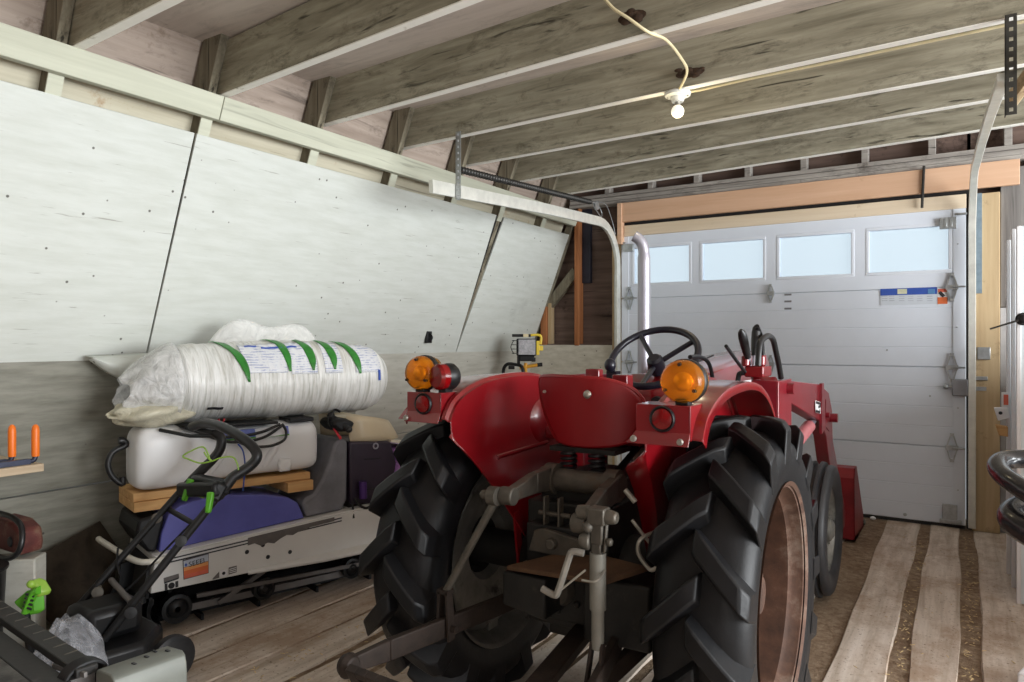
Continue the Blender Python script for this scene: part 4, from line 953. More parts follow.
# ---------------------------------------------------------------- loader: towers, arms, cylinders, valve, bucket
for sd in (1, -1):
    xa = TB.x + sd*.40
    bm = nb(); box(bm, (xa-.045, 2.76, .52), (xa+.045, 2.78, 1.092)); box(bm, (xa+.04, 2.76, .52), (xa+.05, 3.0, 1.09)); box(bm, (xa-.05, 2.76, .52), (xa-.04, 3.0, 1.09)); box(bm, (xa-.05, 2.98, .50), (xa+.05, 3.0, .86)); bar(bm, (xa-sd*.03, 2.88, .52), (TB.x+sd*.15, 2.90, .52), .2, .08)
    tw = tp('loader_tower', bm, M['redold'], bevel=.003)
    bm = nb(); tube(bm, [(xa-.07, 2.92, 1.055), (xa+.075, 2.92, 1.055)], .022, 12); tube(bm, [(xa-.06, 2.94, .87), (xa+.065, 2.94, .87)], .012, 10); tp('pivot_pin', bm, M['redold'], tw)
    A0, A1, A2, A3 = V(xa, 2.98, 1.055), V(xa, 3.80, .955), V(xa+sd*.0, 4.12, .83), V(xa, 4.72, .17)
    bm = nb(); poly = [(2.95, 1.085), (3.80, 1.025), (4.08, .965), (4.20, .86), (4.22, .70), (4.74, .20), (4.70, .12), (4.62, .12), (4.10, .60), (4.0, .74), (3.86, .83), (3.72, .86), (2.95, 1.01)]
    prism(bm, [(xa-.032, y, z) for y, z in poly], (.064, 0, 0)); la = tp('loader_arm', bm, M['redold'], bevel=.004)
    bm = nb(); prism(bm, [(xa+sd*.032, 3.78, 1.03), (xa+sd*.032, 3.84, 1.03), (xa+sd*.032, 3.90, .80), (xa+sd*.032, 3.78, .78)], (sd*.012, 0, 0)); prism(bm, [(xa+sd*.034, 3.95, .94), (xa+sd*.034, 4.07, .90), (xa+sd*.034, 4.07, .76), (xa+sd*.034, 3.95, .80)], (sd*.003, 0, 0))
    tp('gusset', bm, M['redold'], la)
    if sd > 0:
        bm = nb(); p_ = [P(815, 400.5, X=xa+.036), P(821.5, 402.5, X=xa+.036), P(821, 414, X=xa+.036), P(815.5, 412.5, X=xa+.036)]; prism(bm, p_, (.002, 0, 0)); sk = tp('sticker', bm, M['paper'], la)
        bm = nb()
        for k, (a, b_) in enumerate((((816, 402.3), (820.5, 403.8)), ((818.5, 407), (820.5, 406)), ((816, 411), (820, 412.3)), ((819.6, 410), (820, 412.3)))): bar(bm, P(*a, X=xa+.0385), P(*b_, X=xa+.0385), .002, .012)
        tp('sticker_marks', bm, M['ink'], sk)
    bm = nb(); tube(bm, [(xa-.07, 4.12, .83), (xa+.07, 4.12, .83)], .024, 12); tp('elbow_pin', bm, M['redold'], la)
    bm = nb(); c0, c1 = V(xa+sd*.0, 2.99, .74), V(xa+sd*.0, 3.95, .86); tube(bm, [c0, c0.lerp(c1, .72)], .030, 16); cy = tp('lift_cylinder', bm, plain('pale pink cylinder', srgb(200, 120, 124), .4, .1, var=.1) if sd > 0 else bpy.data.materials['pale pink cylinder'])
    bm = nb(); tube(bm, [c0.lerp(c1, .72), c1], .015, 12); tp('cylinder_rod', bm, M['chrome'], cy)
    bm = nb(); tube(bm, [(xa-.05, 3.95, .86), (xa+.055, 3.95, .86)], .014, 10); tp('cylinder_pin', bm, M['redold'], cy)
bx0, bx1 = TB.x-.62, -.545
bm = nb(); prof = [(4.80, .02), (4.78, .40), (4.82, .455), (4.90, .46), (4.90, .45), (4.83, .44), (4.795, .39), (4.815, .04), (5.26, .015), (5.30, .0), (4.86, .0)]
prism(bm, [(bx0, y, z) for y, z in prof], (bx1-bx0, 0, 0))
side = [(4.80, .02), (4.78, .40), (4.82, .455), (4.90, .46), (5.24, .10), (5.28, .0), (4.86, .0)]
for x in (bx0, bx1-.012): prism(bm, [(x, y, z) for y, z in side], (.012, 0, 0))
bk = tp('loader_bucket', bm, plain('worn bucket red', srgb(132, 30, 36), .45, .15, var=.25, scale=8, bmp=.1, dirt=srgb(110, 96, 88), damt=.58, dscale=5), bevel=.004)
bm = nb(); bar(bm, (bx0+.0, 5.30, .008), (bx1, 5.30, .008), .06, .016); ball(bm, (bx1+.004, 5.27, .03), .02, (.4, 1, 1)); tp('cutting_edge', bm, M['greysteel'], bk)
# hydraulic valve with two padded levers and looping hoses
xv = TB.x + .36
bm = nb(); p_ = P(757, 371, X=xv); vb = p_
box(bm, p_+V(-.035, -.05, -.022), p_+V(.035, .09, .02)); tube(bm, [p_+V(-.03, -.05, .02), p_+V(-.03, -.05, .06)], .016, 10); tube(bm, [p_+V(.01, .03, .02), p_+V(.01, .03, .06)], .016, 10); bar(bm, p_+V(0, .1, -.03), (TB.x+.40, 2.85, 1.06), .10, .012); vv = tp('hydraulic_valve', bm, M['red'], bevel=.005)
for (b0, t0, X_) in (((750, 366), (741, 330), xv-.02), ((754, 366), (756.5, 325), xv)):
    a, b_ = P(*b0, X=X_), P(*t0, X=X_); b_ = V(b_.x, a.y-.02 if t0[0] < 750 else a.y+.01, b_.z) if False else b_
    bm = nb(); tube(bm, [a, a.lerp(b_, .3)], .008, 10); lv = tp('control_lever', bm, M['chrome'])
    bm = nb(); pts = [a.lerp(b_, t) for t in (.25, .4, .6, .8, .93, 1.0)]; rs = [.012, .015, .0165, .017, .014, .006]
    sweep(bm, pts, lambda t: circ(rs[min(5, int(round(t*5)))], 12)); tp('padded_grip', bm, M['hose'], lv)
bm = nb(); tube(bm, [P(*q, X=xv+.02) for q in ((745, 372), (736, 360), (726, 346))], .006, 8); tp('black_rod_lever', bm, M['blackplastic'])
bm = nb(); tube(bm, spline([P(*q, X=xv+.04) for q in ((758, 366), (759, 350), (761, 341), (768, 336), (773, 340), (776, 352), (779, 366), (781, 378))], 6), .0115, 10); tp('hydraulic_hose', bm, M['hose'])
bm = nb(); tube(bm, spline([P(*q, X=xv+.01) for q in ((763, 368), (763, 352), (761, 336), (757, 326))], 6), .008, 10); tube(bm, [P(759, 348, X=xv), P(761, 362, X=xv)], .006, 8); tp('hydraulic_hose', bm, M['hose'])
bm = nb(); tube(bm, spline([P(*q, X=TB.x+.30) for q in ((737, 402), (738, 380), (741, 373), (752, 375), (754, 382), (755, 404))], 5), .010, 8); tp('lever_guard', bm, M['blackplastic'])
bm = nb(); tube(bm, [P(757, 376, X=TB.x+.33), P(757, 440, X=TB.x+.33)], .012, 8); 
for k in range(7): lathe(bm, [(.02, -.004), (.02, .004)], P(748, 402+k*5, X=TB.x+.33), (0, 0, 1), 12)
tp('valve_strut', bm, M['blackplastic'])
bm = nb(); tube(bm, spline([P(*q, X=TB.x+.2) for q in ((690, 357), (700, 357), (708, 362), (712, 375), (714, 400))], 5), .008, 8); tp('dash_handrail', bm, M['blackplastic'])
# ================================================================ THE SNOWMOBILE (built in its own frame: x along, y across towards the wall, z up)
SB = V(SO[0], SO[1], 0)
SM = thing('snowmobile', SB, 'old white and violet snowmobile parked along the left wall', 'snowmobile', SROT)
def sp_(name, bm, mat, parent=None, **k): return obj(name, bm, mat, parent or SM, **k)
top = lambda s: .340 + .060*s/.9 if s < .9 else .40
def zt(s): return .343 + (.389-.343)*(s-.018)/.828
bm = nb()
L_ = 1.55
prism(bm, [(0, 0, .20), (L_, 0, .20), (L_, 0, zt(L_)), (.018, 0, zt(.018))], (0, .012, 0))
prism(bm, [(0, .40, .20), (L_, .40, .20), (L_, .40, zt(L_)), (.018, .40, zt(.018))], (0, .012, 0))
prism(bm, [(.018, 0, zt(.018)), (L_, 0, zt(L_)), (L_, 0, zt(L_)+.008), (.018, 0, zt(.018)+.008)], (0, .412, 0))
prism(bm, [(0, .0, .20), (.018, .0, zt(.018)), (.026, .0, zt(.018)), (.008, 0, .20)], (0, .412, 0))
tn = sp_('tunnel', bm, M['sledwhite'], bevel=.004)
def band(s0, s1, d0, d1, mat, name, y=-.0025):
    bm = nb(); prism(bm, [(s0, y, zt(s0)-d0), (s1, y, zt(s1)-d0), (s1, y, zt(s1)-d1), (s0, y, zt(s0)-d1)], (0, .002, 0)); return sp_(name, bm, mat, tn)
band(.03, .86, .014, .019, M['ink'], 'pinstripe'); band(.03, .86, .028, .033, M['ink'], 'pinstripe')
# chipped patch of bare metal along the upper edge
rnd = random.Random(3); bm = nb(); up_ = [(.40, .010), (.82, .006)]; pts = [V(.40, -.004, zt(.40)-.006)] + [V(.82, -.004, zt(.82)-.004)]
low_ = []
for k in range(15): s = .82 - .42*k/14; low_.append(V(s, -.004, zt(s) - (.014 + (.045 if .44 < s < .58 else .03 if s < .70 else .012)*rnd.uniform(.55, 1.0))))
prism(bm, pts + low_, (0, .003, 0)); sp_('bare_metal_patch', bm, M['sledgrey'], tn)
for q in ((247, 552), (263, 545), (268, 557), (290, 552)):
    bm = nb(); c = PS(*q, 0); lathe(bm, [(.001, .003), (.008, .003), (.010, 0)], (c.x, 0, c.z), (0, -1, 0), 8); sp_('rivet_hole', bm, M['ink'], tn)
# decals
def quad(a, b_, c, d, y=-.003): 
    bm = nb(); prism(bm, [V(p.x, y, p.z) for p in (PS(*a, 0), PS(*b_, 0), PS(*c, 0), PS(*d, 0))], (0, .002, 0)); return bm
dk = sp_('decal', quad((182.5, 560), (208.5, 552.5), (208.5, 573), (183.5, 579.5)), plain('grey decal border', srgb(70, 66, 70), .4), tn)
sp_('decal_band', quad((183.2, 561), (208, 554), (208, 560.5), (183.5, 567.2), -.0042), plain('pale decal top', srgb(186, 192, 204), .4, var=.1), dk)
sp_('decal_stripe', quad((183.6, 567.6), (208, 561), (208, 564.5), (183.7, 571), -.0042), M['peach'], dk); sp_('decal_stripe', quad((183.7, 571), (208, 564.5), (208, 568.5), (183.8, 575), -.0042), M['orangestk'], dk); sp_('decal_stripe', quad((183.8, 575), (208, 568.5), (208, 572.5), (184, 578.6), -.0042), M['redstk'], dk)
a, b_ = PS(188.5, 566.5, 0), PS(207.5, 561.2, 0)
text('decal_lettering', 'SEEEI', M['ink'], dk, (a.x, -.0048, a.z-.001), (b_.x-a.x, 0, b_.z-a.z), (0, 0, 1), .030)
bm = nb(); c = PS(185.6, 564.6, 0); prism(bm, [(c.x-.006, -.0052, c.z), (c.x, -.0052, c.z-.008), (c.x+.006, -.0052, c.z), (c.x, -.0052, c.z+.008)], (0, .001, 0)); sp_('decal_diamond', bm, M['blue'], dk)
d2 = sp_('decal', quad((163.5, 578), (178.5, 573.5), (179, 577.5), (163.8, 582.5)), M['sledgrey'], tn)
sp_('decal_bar', quad((164, 582), (178.6, 577.2), (178.4, 578.6), (164, 583.6), -.0042), M['ink'], d2)
sp_('decal_block', quad((164.5, 584), (167.3, 583.2), (167.5, 589.6), (164.8, 590.5)), M['ink'], tn); sp_('decal_block', quad((175.2, 581.5), (178, 580.6), (178.2, 586.6), (175.4, 587.4)), M['ink'], tn)
bm = nb(); c = PS(171.3, 585.5, 0)
lathe(bm, [(.009, 0), (.009, .001), (.013, .001), (.013, 0)], (c.x, -.002, c.z), (0, -1, 0), 20); prism(bm, [(c.x-.005, -.003, c.z), (c.x, -.003, c.z-.005), (c.x+.005, -.003, c.z), (c.x, -.003, c.z+.005)], (0, .001, 0)); sp_('decal_emblem', bm, M['ink'], tn)
d3 = sp_('decal', quad((220, 571), (226.6, 569), (226.8, 576), (220.2, 577.6)), M['paper'], tn); sp_('decal_block', quad((212.5, 578.5), (219, 571.5), (219, 577.6), (212.5, 579.5)), M['sledgrey'], tn); sp_('decal_block', quad((228.5, 567.5), (236.5, 565.5), (236.5, 572), (228.5, 574.5)), M['sledgrey'], tn)
for k in range(3): sp_('decal_line', quad((229, 569+k*1.7), (236, 567+k*1.7), (236, 567.6+k*1.7), (229, 569.6+k*1.7), -.0042), M['paper'], d3)
bm = nb(); c = PS(223.4, 573, 0); lathe(bm, [(.004, 0), (.004, .001), (.007, .001), (.007, 0)], (c.x, -.004, c.z), (0, -1, 0), 16); sp_('decal_ring', bm, M['ink'], d3)
# running board, footwell, rear bumper
bm = nb(); prism(bm, [(.42, 0, .205), (.42, -.01, .200), (.75, -.055, .200), (1.55, -.075, .205), (1.55, 0, .215)], (0, 0, .01)); tube(bm, [(.40, -.006, .205), (.75, -.06, .206), (1.55, -.08, .212)], .011, 8); sp_('running_board', bm, M['sledwhite'])
bm = nb(); tube(bm, spline([(.06, -.004, .333), (-.01, -.006, .335), (-.045, .03, .338), (-.075, .12, .35), (-.118, .28, .375), (-.125, .33, .38)], 6), .0125, 12); sp_('rear_bumper', bm, M['pipewhite'])
# track belt with its idler wheels and rails
bm = nb(); path = [(.06, 0, .02), (1.5, 0, .02), (1.58, 0, .06), (1.58, 0, .12), (1.5, 0, .17), (.10, 0, .17), (.03, 0, .135), (.015, 0, .08), (.03, 0, .035)]
pp = spline([(p[0], .22, p[2]) for p in path], 6, True); sweep(bm, pp, [(-.13, -.008), (.13, -.008), (.13, .008), (-.13, .008)], True, up=(0, 1, 0))
for k in range(0, len(pp)): c = pp[k]; box(bm, c-V(.006, .13, .013), c+V(.006, .13, .013))
sp_('track_belt', bm, M['tire'])
for s, r in ((.12, .062), (.50, .05), (.95, .05)):
    bm = nb(); lathe(bm, [(.012, .035), (r*.5, .03), (r*.62, .022), (r*.75, .03), (r, .028), (r, -.02), (.01, -.02)], (s, .085, .092), (0, -1, 0), 26, False); sp_('idler_wheel', bm, M['blackplastic'])
bm = nb(); bar(bm, (.15, .10, .075), (1.45, .10, .06), .02, .03); bar(bm, (.20, .06, .13), (1.2, .06, .10), .012, .018); bar(bm, (.30, .08, .07), (.55, .08, .19), .015, .02); sp_('slide_rail', bm, M['sledgrey'])
# seat, kneeling front of the seat, rear pad
def profile_solid(poly, y0, y1, n=3): bm = nb(); prism(bm, [V(s, y0, z) for s, z in poly], (0, y1-y0, 0)); return bm
sp_('seat', profile_solid([(.045, .352), (.055, .43), (.085, .505), (.13, .535), (.22, .550), (.34, .550), (.5, .528), (.61, .500), (.655, .470), (.685, .40), (.69, .392)], .045, .36), M['seatblue'], bevel=.022)
sp_('seat_front', profile_solid([(.70, .394), (.675, .465), (.70, .49), (.735, .50), (.775, .56), (.815, .64), (.845, .73), (.862, .752), (.905, .752), (.915, .73), (.912, .45), (.885, .398)], .04, .36), M['seatgrey'], bevel=.014)
sp_('seat_rear_pad', profile_solid([(.035, .352), (.0, .36), (-.045, .44), (-.03, .50), (.04, .51), (.07, .49)], .05, .36), M['blackplastic'], bevel=.012)
bm = nb(); prism(bm, [(.0, .03, .33), (-.02, .03, .20), (-.06, .03, .04), (-.05, .03, .04), (-.01, .03, .2), (.01, .03, .33)], (0, .34, 0)); sp_('snow_flap', bm, M['rubber'])
# console and cowl, windshield, handlebar
co = sp_('console', profile_solid([(.932, .42), (.925, .735), (1.165, .715), (1.20, .60), (1.16, .40), (1.12, .395)], .045, .40), M['purpleblack'], bevel=.01)
bm = nb(); c = PS(376, 446, .04); lathe(bm, [(.010, 0), (.010, .004), (.017, .004), (.017, 0)], (c.x, .045, c.z), (0, -1, 0), 24, False); sp_('ring_badge', bm, M['chrome'], co)
bm = nb(); prism(bm, [(1.01, .040, .64), (1.10, .040, .635), (1.10, .040, .632), (1.01, .040, .637)], (0, .006, 0)); prism(bm, [(.96, .040, .49), (1.15, .040, .478), (1.15, .040, .474), (.96, .040, .486)], (0, .006, 0)); sp_('panel_seam', bm, M['blackplastic'], co)
bm = nb(); c = PS(365, 491, .02); tube(bm, [(c.x-.012, .02, c.z+.05), (c.x-.01, .02, c.z-.035)], .02, 14); sp_('violet_canister', bm, M['violet'], co)
bm = nb(); tube(bm, spline([(.95, .03, .45), (.96, .01, .42), (1.0, .0, .40), (1.06, .01, .42), (1.1, .03, .40), (1.06, .02, .33)], 5), .007, 8); tube(bm, [(1.05, .03, .42), (1.0, .01, .21)], .006, 8); tube(bm, [(.93, .02, .44), (.925, .0, .36)], .006, 8); box(bm, (.93, .06, .385), (1.15, .38, .43)); sp_('engine_underside', bm, M['iron'], co)
sp_('cowl', profile_solid([(1.18, .40), (1.21, .60), (1.19, .672), (1.36, .655), (1.62, .60), (1.78, .50), (1.80, .36), (1.6, .28), (1.3, .30)], .06, .44), M['purple'], bevel=.03)
def ws(u, v):
    a = PI*(-.5 + u)                     # plan curve open to the rear
    s_f, s_b = 1.30 - .06*v, .945 - .02*v
    w = .235 + .165*math.sin(a)*(1-.06*v)
    s = s_b + (s_f-s_b)*max(0, math.cos(a))**.55
    zt_ = .862 - .06*max(0, math.cos(a))
    return V(s, w, .715 + (zt_-.715)*v + .005*math.sin(PI*v))
bm = nb(); grid(bm, ws, 33, 5); wsd = sp_('windshield', bm, M['shield'], solid=.006)
bm = nb(); prism(bm, [(1.17, .05, .712), (1.36, .05, .666), (1.40, .25, .660), (1.36, .42, .666), (1.17, .42, .712)], (0, 0, .012)); sp_('windshield_flange', bm, M['cream'], wsd)
bm = nb(); g0, g1 = PS(331, 416, .10), PS(349, 429.5, .0); tube(bm, [V(.95, .22, .80), g0], .011, 10); hbx = sp_('handlebar', bm, M['blackplastic'])
bm = nb(); tube(bm, [g0, g0.lerp(g1, .1), g1], .014, 12); ball(bm, g1, .017); sp_('handlebar_grip', bm, M['hose'], hbx)
bm = nb(); tube(bm, spline([g0+V(-.02, -.01, .0), g0+V(-.03, -.03, -.03), g0+V(-.02, -.05, -.06)]), .005, 8); tube(bm, spline([g0, g0+V(.02, 0, .03), g0+V(.04, -.02, .02)]), .006, 8); ball(bm, g0, .02); sp_('brake_lever', bm, M['blackplastic'], hbx)
bm = nb(); bar(bm, PS(334, 428, .05), PS(341, 439, .03), .018, .01); sp_('kill_switch_tether', bm, M['redcloth'], hbx)
bm = nb(); prism(bm, [V(s, .02, z) for s, z in ((.82, .83), (.86, .79), (.92, .79), (.95, .83), (.90, .855), (.84, .855))], (0, .16, 0)); sp_('handlebar_pad', bm, M['blackplastic'], hbx, bevel=.015)

# ---------------------------------------------------------------- timber under the tank
def slab(name, lo, hi, lab):
    c = V((lo[0]+hi[0])/2, (lo[1]+hi[1])/2, lo[2]); bm = nb(); box(bm, V(lo)-c, V(hi)-c)
    o = obj(name, bm, M['pine'], bevel=.003); o.location = SWD(*c); o.rotation_euler = (0, 0, SROT); return tag(o, lab, 'board')
slab('wood_board', (-.045, .08, .570), (.735, .34, .603), 'long pine board under the white spray tank on the snowmobile seat')
slab('wood_block', (-.045, .07, .527), (.10, .34, .5685), 'pine block under the left end of the tank board'); slab('wood_block', (.61, .05, .520), (.737, .34, .5685), 'pine block under the right end of the tank board')

# ---------------------------------------------------------------- spray tank
TK = thing('spray_tank', SWD(0, 0, 0), 'white plastic sprayer tank lying on boards over the snowmobile seat', 'tank', SROT)
def sup(a, e): return math.copysign(abs(a)**e, a)
secs = [(-.038, .55, .55), (-.031, .80, .82), (-.012, .97, .95), (.015, 1, 1), (.10, 1, .98), (.155, .97, .95), (.20, .84, .90), (.25, .78, .885), (.34, .78, .88), (.42, .86, .885), (.48, .78, .88), (.58, .80, .88), (.66, .92, .90), (.72, .95, .90), (.76, .86, .84), (.785, .62, .62)]
bm = nb(); rings = []
for s, kw, kz in secs:
    ring = []
    for k in range(32):
        a = 2*PI*k/32; y = sup(math.cos(a), .42)*.125*kw; z = sup(math.sin(a), .5)*.136*kz
        ring.append(bm.verts.new((s,   .175+y, .7415 + z - (.136*(1-kz)*.35))))
    rings.append(ring)
for A, B in zip(rings, rings[1:]):
    for k in range(32): bm.faces.new((A[k], A[(k+1) % 32], B[(k+1) % 32], B[k]))
bm.faces.new(rings[0]); bm.faces.new(rings[-1][::-1])
tk = obj('tank_body', bm, M['tank'], TK, subd=1, angle=80)
def flute(x):
    bm = nb(); sweep(bm, spline([(x-.035, .082, .65), (x-.01, .076, .70), (x+.02, .078, .745), (x+.035, .088, .775)], 4), lambda t: circ(.020*math.sin(PI*(.15+.7*t)), 10), caps=True); obj('moulded_rib', bm, M['tank'], tk)
flute(.30); flute(.54)
bm = nb(); c = PS(285, 468, .05); tube(bm, [(c.x, .045, .655), (c.x, .075, .655)], .030, 18); box(bm, (c.x-.025, .047, .625), (c.x+.028, .07, .685)); obj('drain_boss', bm, M['tank'], TK, bevel=.006)
bm = nb(); prism(bm, [(.30, .062, .80), (.62, .062, .80), (.62, .074, .835), (.30, .074, .835)], (0, .004, .001)); lb = obj('blue_label', bm, M['bluelabel'], TK)
bm = nb(); prism(bm, [(.30, .0605, .793), (.62, .0605, .793), (.62, .062, .80), (.30, .062, .80)], (0, .004, 0)); obj('green_stripe', bm, M['lime'], lb)
bm = nb(); prism(bm, [(.46, .055, .79), (.60, .055, .80), (.60, .07, .845), (.46, .07, .835)], (0, .003, 0)); obj('label_leaf', bm, M['paper'], lb)
bm = nb(); lathe(bm, [(.001, .03), (.022, .03), (.026, .0)], (.05, .18, .868), (0, 0, 1), 16); obj('vent_cap', bm, M['tank'], TK)
bm = nb(); tube(bm, spline([V(-.06, .20, .82), PS(126, 445, .2), PS(113, 452, .2), PS(108, 464, .2), PS(112, 476, .2), PS(122, 484, .2), V(-.06, .2, .66)], 6), .0125, 10); lathe(bm, [(.015, 0), (.017, .01), (.015, .02)], (-.075, .20, .815), (1, 0, 0), 12); obj('side_hose', bm, M['hose'], TK)
bm = nb()
for q in ([(185, 428), (205, 434), (232, 437), (262, 432), (280, 424)], [(200, 433), (230, 442), (262, 438), (283, 425)], [(282, 424), (286, 431), (284, 440), (270, 446), (250, 446), (235, 440)]):
    tube(bm, spline([PS(*p, .045) for p in q], 6), .0065, 8)
obj('coiled_hose', bm, M['hose'], TK)
bm = nb(); bar(bm, PS(218.5, 419, .03), PS(221, 425.5, .03), .014, .003); bar(bm, PS(224.5, 418.5, .03), PS(221.5, 425.5, .03), .014, .003); obj('red_strap', bm, M['redcloth'], TK)
bm = nb(); tube(bm, spline([PS(238, 444, .03), PS(243, 451, .02), PS(245, 465, .02), PS(244, 480, .02), PS(243, 491, .03)], 6), .0035, 6); obj('blue_cord', bm, M['blue'], TK)
bm = nb(); bar(bm, V(.14, .10, .868), V(.55, .10, .862), .16, .012); bar(bm, V(.62, .12, .862), V(.74, .12, .862), .14, .02); obj('spray_boom', bm, M['blackplastic'], TK, bevel=.004)

# ---------------------------------------------------------------- bagged roll on top
RC, RR, RS0, RS1 = (.205, 1.058), .186, .10, 1.185
RL = thing('insulation_roll', SWD(0, 0, 0), 'long plastic wrapped white roll with green stripes on top of the spray tank', 'roll', SROT)
def rollp(s, th, d=0.0):
    e0, e1 = (s-RS0)/.10, (RS1-s)/.17
    k = 1.0
    if e0 < 1: k = math.sqrt(max(0, 1-(1-max(0, e0))**2))*.5+.5 if e0 > 0 else .5
    if e1 < 1: k = min(k, math.sqrt(max(0, 1-(1-max(0, e1))**2))*.62+.38) if e1 > 0 else .38
    f = .0012*math.sin(s*74+th*2.1+1.5*math.sin(s*11)) + .0012*math.sin(s*131-th*1.3) + .005*math.sin(s*7+th*2) + .004*math.sin(3*th+s*5)
    r = RR*k + f + d
    zc = RC[1] - .012*max(0, (s-.7)) - .01
    return V(s, RC[0]-r*math.cos(th)*1.0, zc + r*math.sin(th)*(1.0 if math.sin(th) > 0 else .95))
def rollmat():
    m, nt, b = nodes('wrinkled white wrap')
    n = noise(nt, coords(nt, (60, 5, 5)), 1.0, 6, .6, .5); n2 = noise(nt, coords(nt, (3, 3, 3)), 1.4, 5, .6)
    col = ramp(nt, n, [(.28, srgb(176, 174, 164)), (.5, srgb(226, 226, 222)), (.7, srgb(246, 246, 244))])
    col = mix(nt, ramp(nt, n2, [(.52, 0.0), (.68, .35)]), col, srgb(200, 192, 170))
    nt.links.new(col, b.inputs['Base Color']); setin(b, Roughness=.28, Specular_IOR_Level=.6); bump(nt, b, n, .9, .012)
    return m
M['roll'] = rollmat()
bm = nb(); W = grid(bm, lambda u, v: rollp(RS0+(RS1-RS0)*v, 2*PI*u), 72, 150, cu=True)
bm.faces.new([W[i][0] for i in range(72)]); bm.faces.new([W[i][149] for i in range(72)][::-1])
obj('wrapped_roll', bm, M['roll'], RL, angle=60)
def hit(px, py):
    th = .6
    for _ in range(30):
        p = PS(px, py, RC[0]-RR*math.cos(th)); th = math.asin(max(-.95, min(.98, (p.z-RC[1]+.01)/RR)))
    return p.x, th
mg = plain('green printed stripe', srgb(52, 128, 52), .3, var=.25, scale=40, bmp=.2)
def patch(pts, w0, mat, name, d, parent=None, nw=4):
    """curved strip lying on the roll along (s, angle) points with half-width profile"""
    bm = nb(); n = 16; rows = []
    for i in range(n+1):
        t = i/n; k = t*(len(pts)-1); j = min(int(k), len(pts)-2); f_ = k-j
        s = pts[j][0]*(1-f_)+pts[j+1][0]*f_; th = pts[j][1]*(1-f_)+pts[j+1][1]*f_
        w = w0(t)
        rows.append([bm.verts.new(rollp(s+w*(q/nw*2-1), th, d)) for q in range(nw+1)])
    for A, B in zip(rows, rows[1:]):
        for q in range(nw): bm.faces.new((A[q], A[q+1], B[q+1], B[q]))
    return obj(name, bm, mat, parent or RL, solid=.002)
for a, b_, c in (((217, 342), (236, 352), (249, 382)), ((268, 340), (279, 345), (291, 371)), ((300, 346), (307, 350), (314, 370)), ((321, 346), (328, 350), (335, 369)), ((337, 345), (348, 350), (360, 373))):
    h0, h1, h2 = hit(*a), hit(*b_), hit(*c); h0 = (h0[0]-.01, min(1.75, h0[1]+.3))
    patch([h0, h1, ((h1[0]+h2[0])/2+.004, (h1[1]+h2[1])/2), h2], lambda t: .004 + .017*math.sin(PI*min(1, .15+.8*t))*(1 if t < .8 else 1-(t-.8)*2.5), mg, 'green_stripe', .005)
def labelmat():
    m, nt, b = nodes('printed wrap')
    v = coords(nt, (1, 1, 1)); w = nt.nodes.new('ShaderNodeTexWave'); w.inputs['Scale'].default_value = 26; w.bands_direction = 'Z'; w.inputs['Distortion'].default_value = 2.5
    nt.links.new(v, w.inputs['Vector']); n = noise(nt, coords(nt, (26, 8, 60)), 1, 5, .7)
    k = nt.nodes.new('ShaderNodeMath'); k.operation = 'MULTIPLY'; nt.links.new(ramp(nt, w.outputs['Fac'], [(.5, 0.0), (.62, 1.0)]), k.inputs[0]); nt.links.new(ramp(nt, n, [(.46, 0.0), (.56, .75)]), k.inputs[1])
    col = mix(nt, k.outputs[0], srgb(230, 232, 236), srgb(156, 164, 200))
    nt.links.new(col, b.inputs['Base Color']); setin(b, Roughness=.3); bump(nt, b, noise(nt, coords(nt, (70, 5, 5)), 1, 5), .8, .01); return m
ml = labelmat()
def area(s0, s1, t0, t1, mat, name, d=.0025, parent=None):
    bm = nb(); grid(bm, lambda u, v: rollp(s0+(s1-s0)*u, t0+(t1-t0)*v, d), 24, 14); return obj(name, bm, mat, parent or RL, solid=.0012)
l1 = area(.40, .60, .25, 1.25, ml, 'printed_panel'); l2 = area(.62, .75, .2, 1.25, ml, 'printed_panel'); l3 = area(.79, .88, .2, 1.2, ml, 'printed_panel'); l4 = area(.95, 1.10, .2, 1.15, ml, 'printed_panel')
bl = plain('blue heading print', srgb(58, 92, 182), .35, var=.15)
h0, h1 = hit(244, 346), hit(258, 347); area(h0[0], h1[0]-.005, h0[1]-.035, h0[1]+.03, bl, 'blue_heading', .005, l1); h0, h1 = hit(261, 348), hit(296, 348); area(h0[0], h1[0], h0[1]-.035, h0[1]+.03, bl, 'blue_heading', .005, l2)
h0 = hit(380, 374); area(h0[0]-.008, h0[0]+.008, h0[1]-.15, h0[1]+.15, bl, 'blue_heading', .005, l4)
h0, h1 = hit(205, 416), hit(222, 411); th_ = -.62; area(h0[0], h1[0]+.0, th_-.04, th_+.04, bpy.data.materials['black ink'], 'printed_mark', .004)
# loose clear plastic at the near end, and a film flap standing up behind
def tail(u, v):
    th = 2*PI*u; s = RS0 + .035 - .20*v; k = 1 - .05*v - .38*v*v + .06*math.sin(5*th+v*6)*v + .05*math.sin(9*th-v*5)*v
    p = rollp(RS0+.1, th, .006); r = V(0, p.y-RC[0], p.z-RC[1])
    return V(s + .014*math.sin(3*th)*v, RC[0]+r.y*k, RC[1]+r.z*k*(1-.35*v) - .05*v*v)
bm = nb(); grid(bm, tail, 64, 22, cu=True); obj('clear_wrap_tail', bm, M['clearbag'], RL, solid=.001, angle=25)
def lump(u, v):
    th = 2*PI*u; a = PI*(v-.5)
    s, y, z = math.sin(a), math.cos(a)*math.cos(th), math.cos(a)*math.sin(th); k = 1+.08*math.sin(5*th+4*a)+.06*math.sin(9*a+2*th)
    return V(.055+.165*s*k, .16+.13*y*k, .93+.06*z*k)
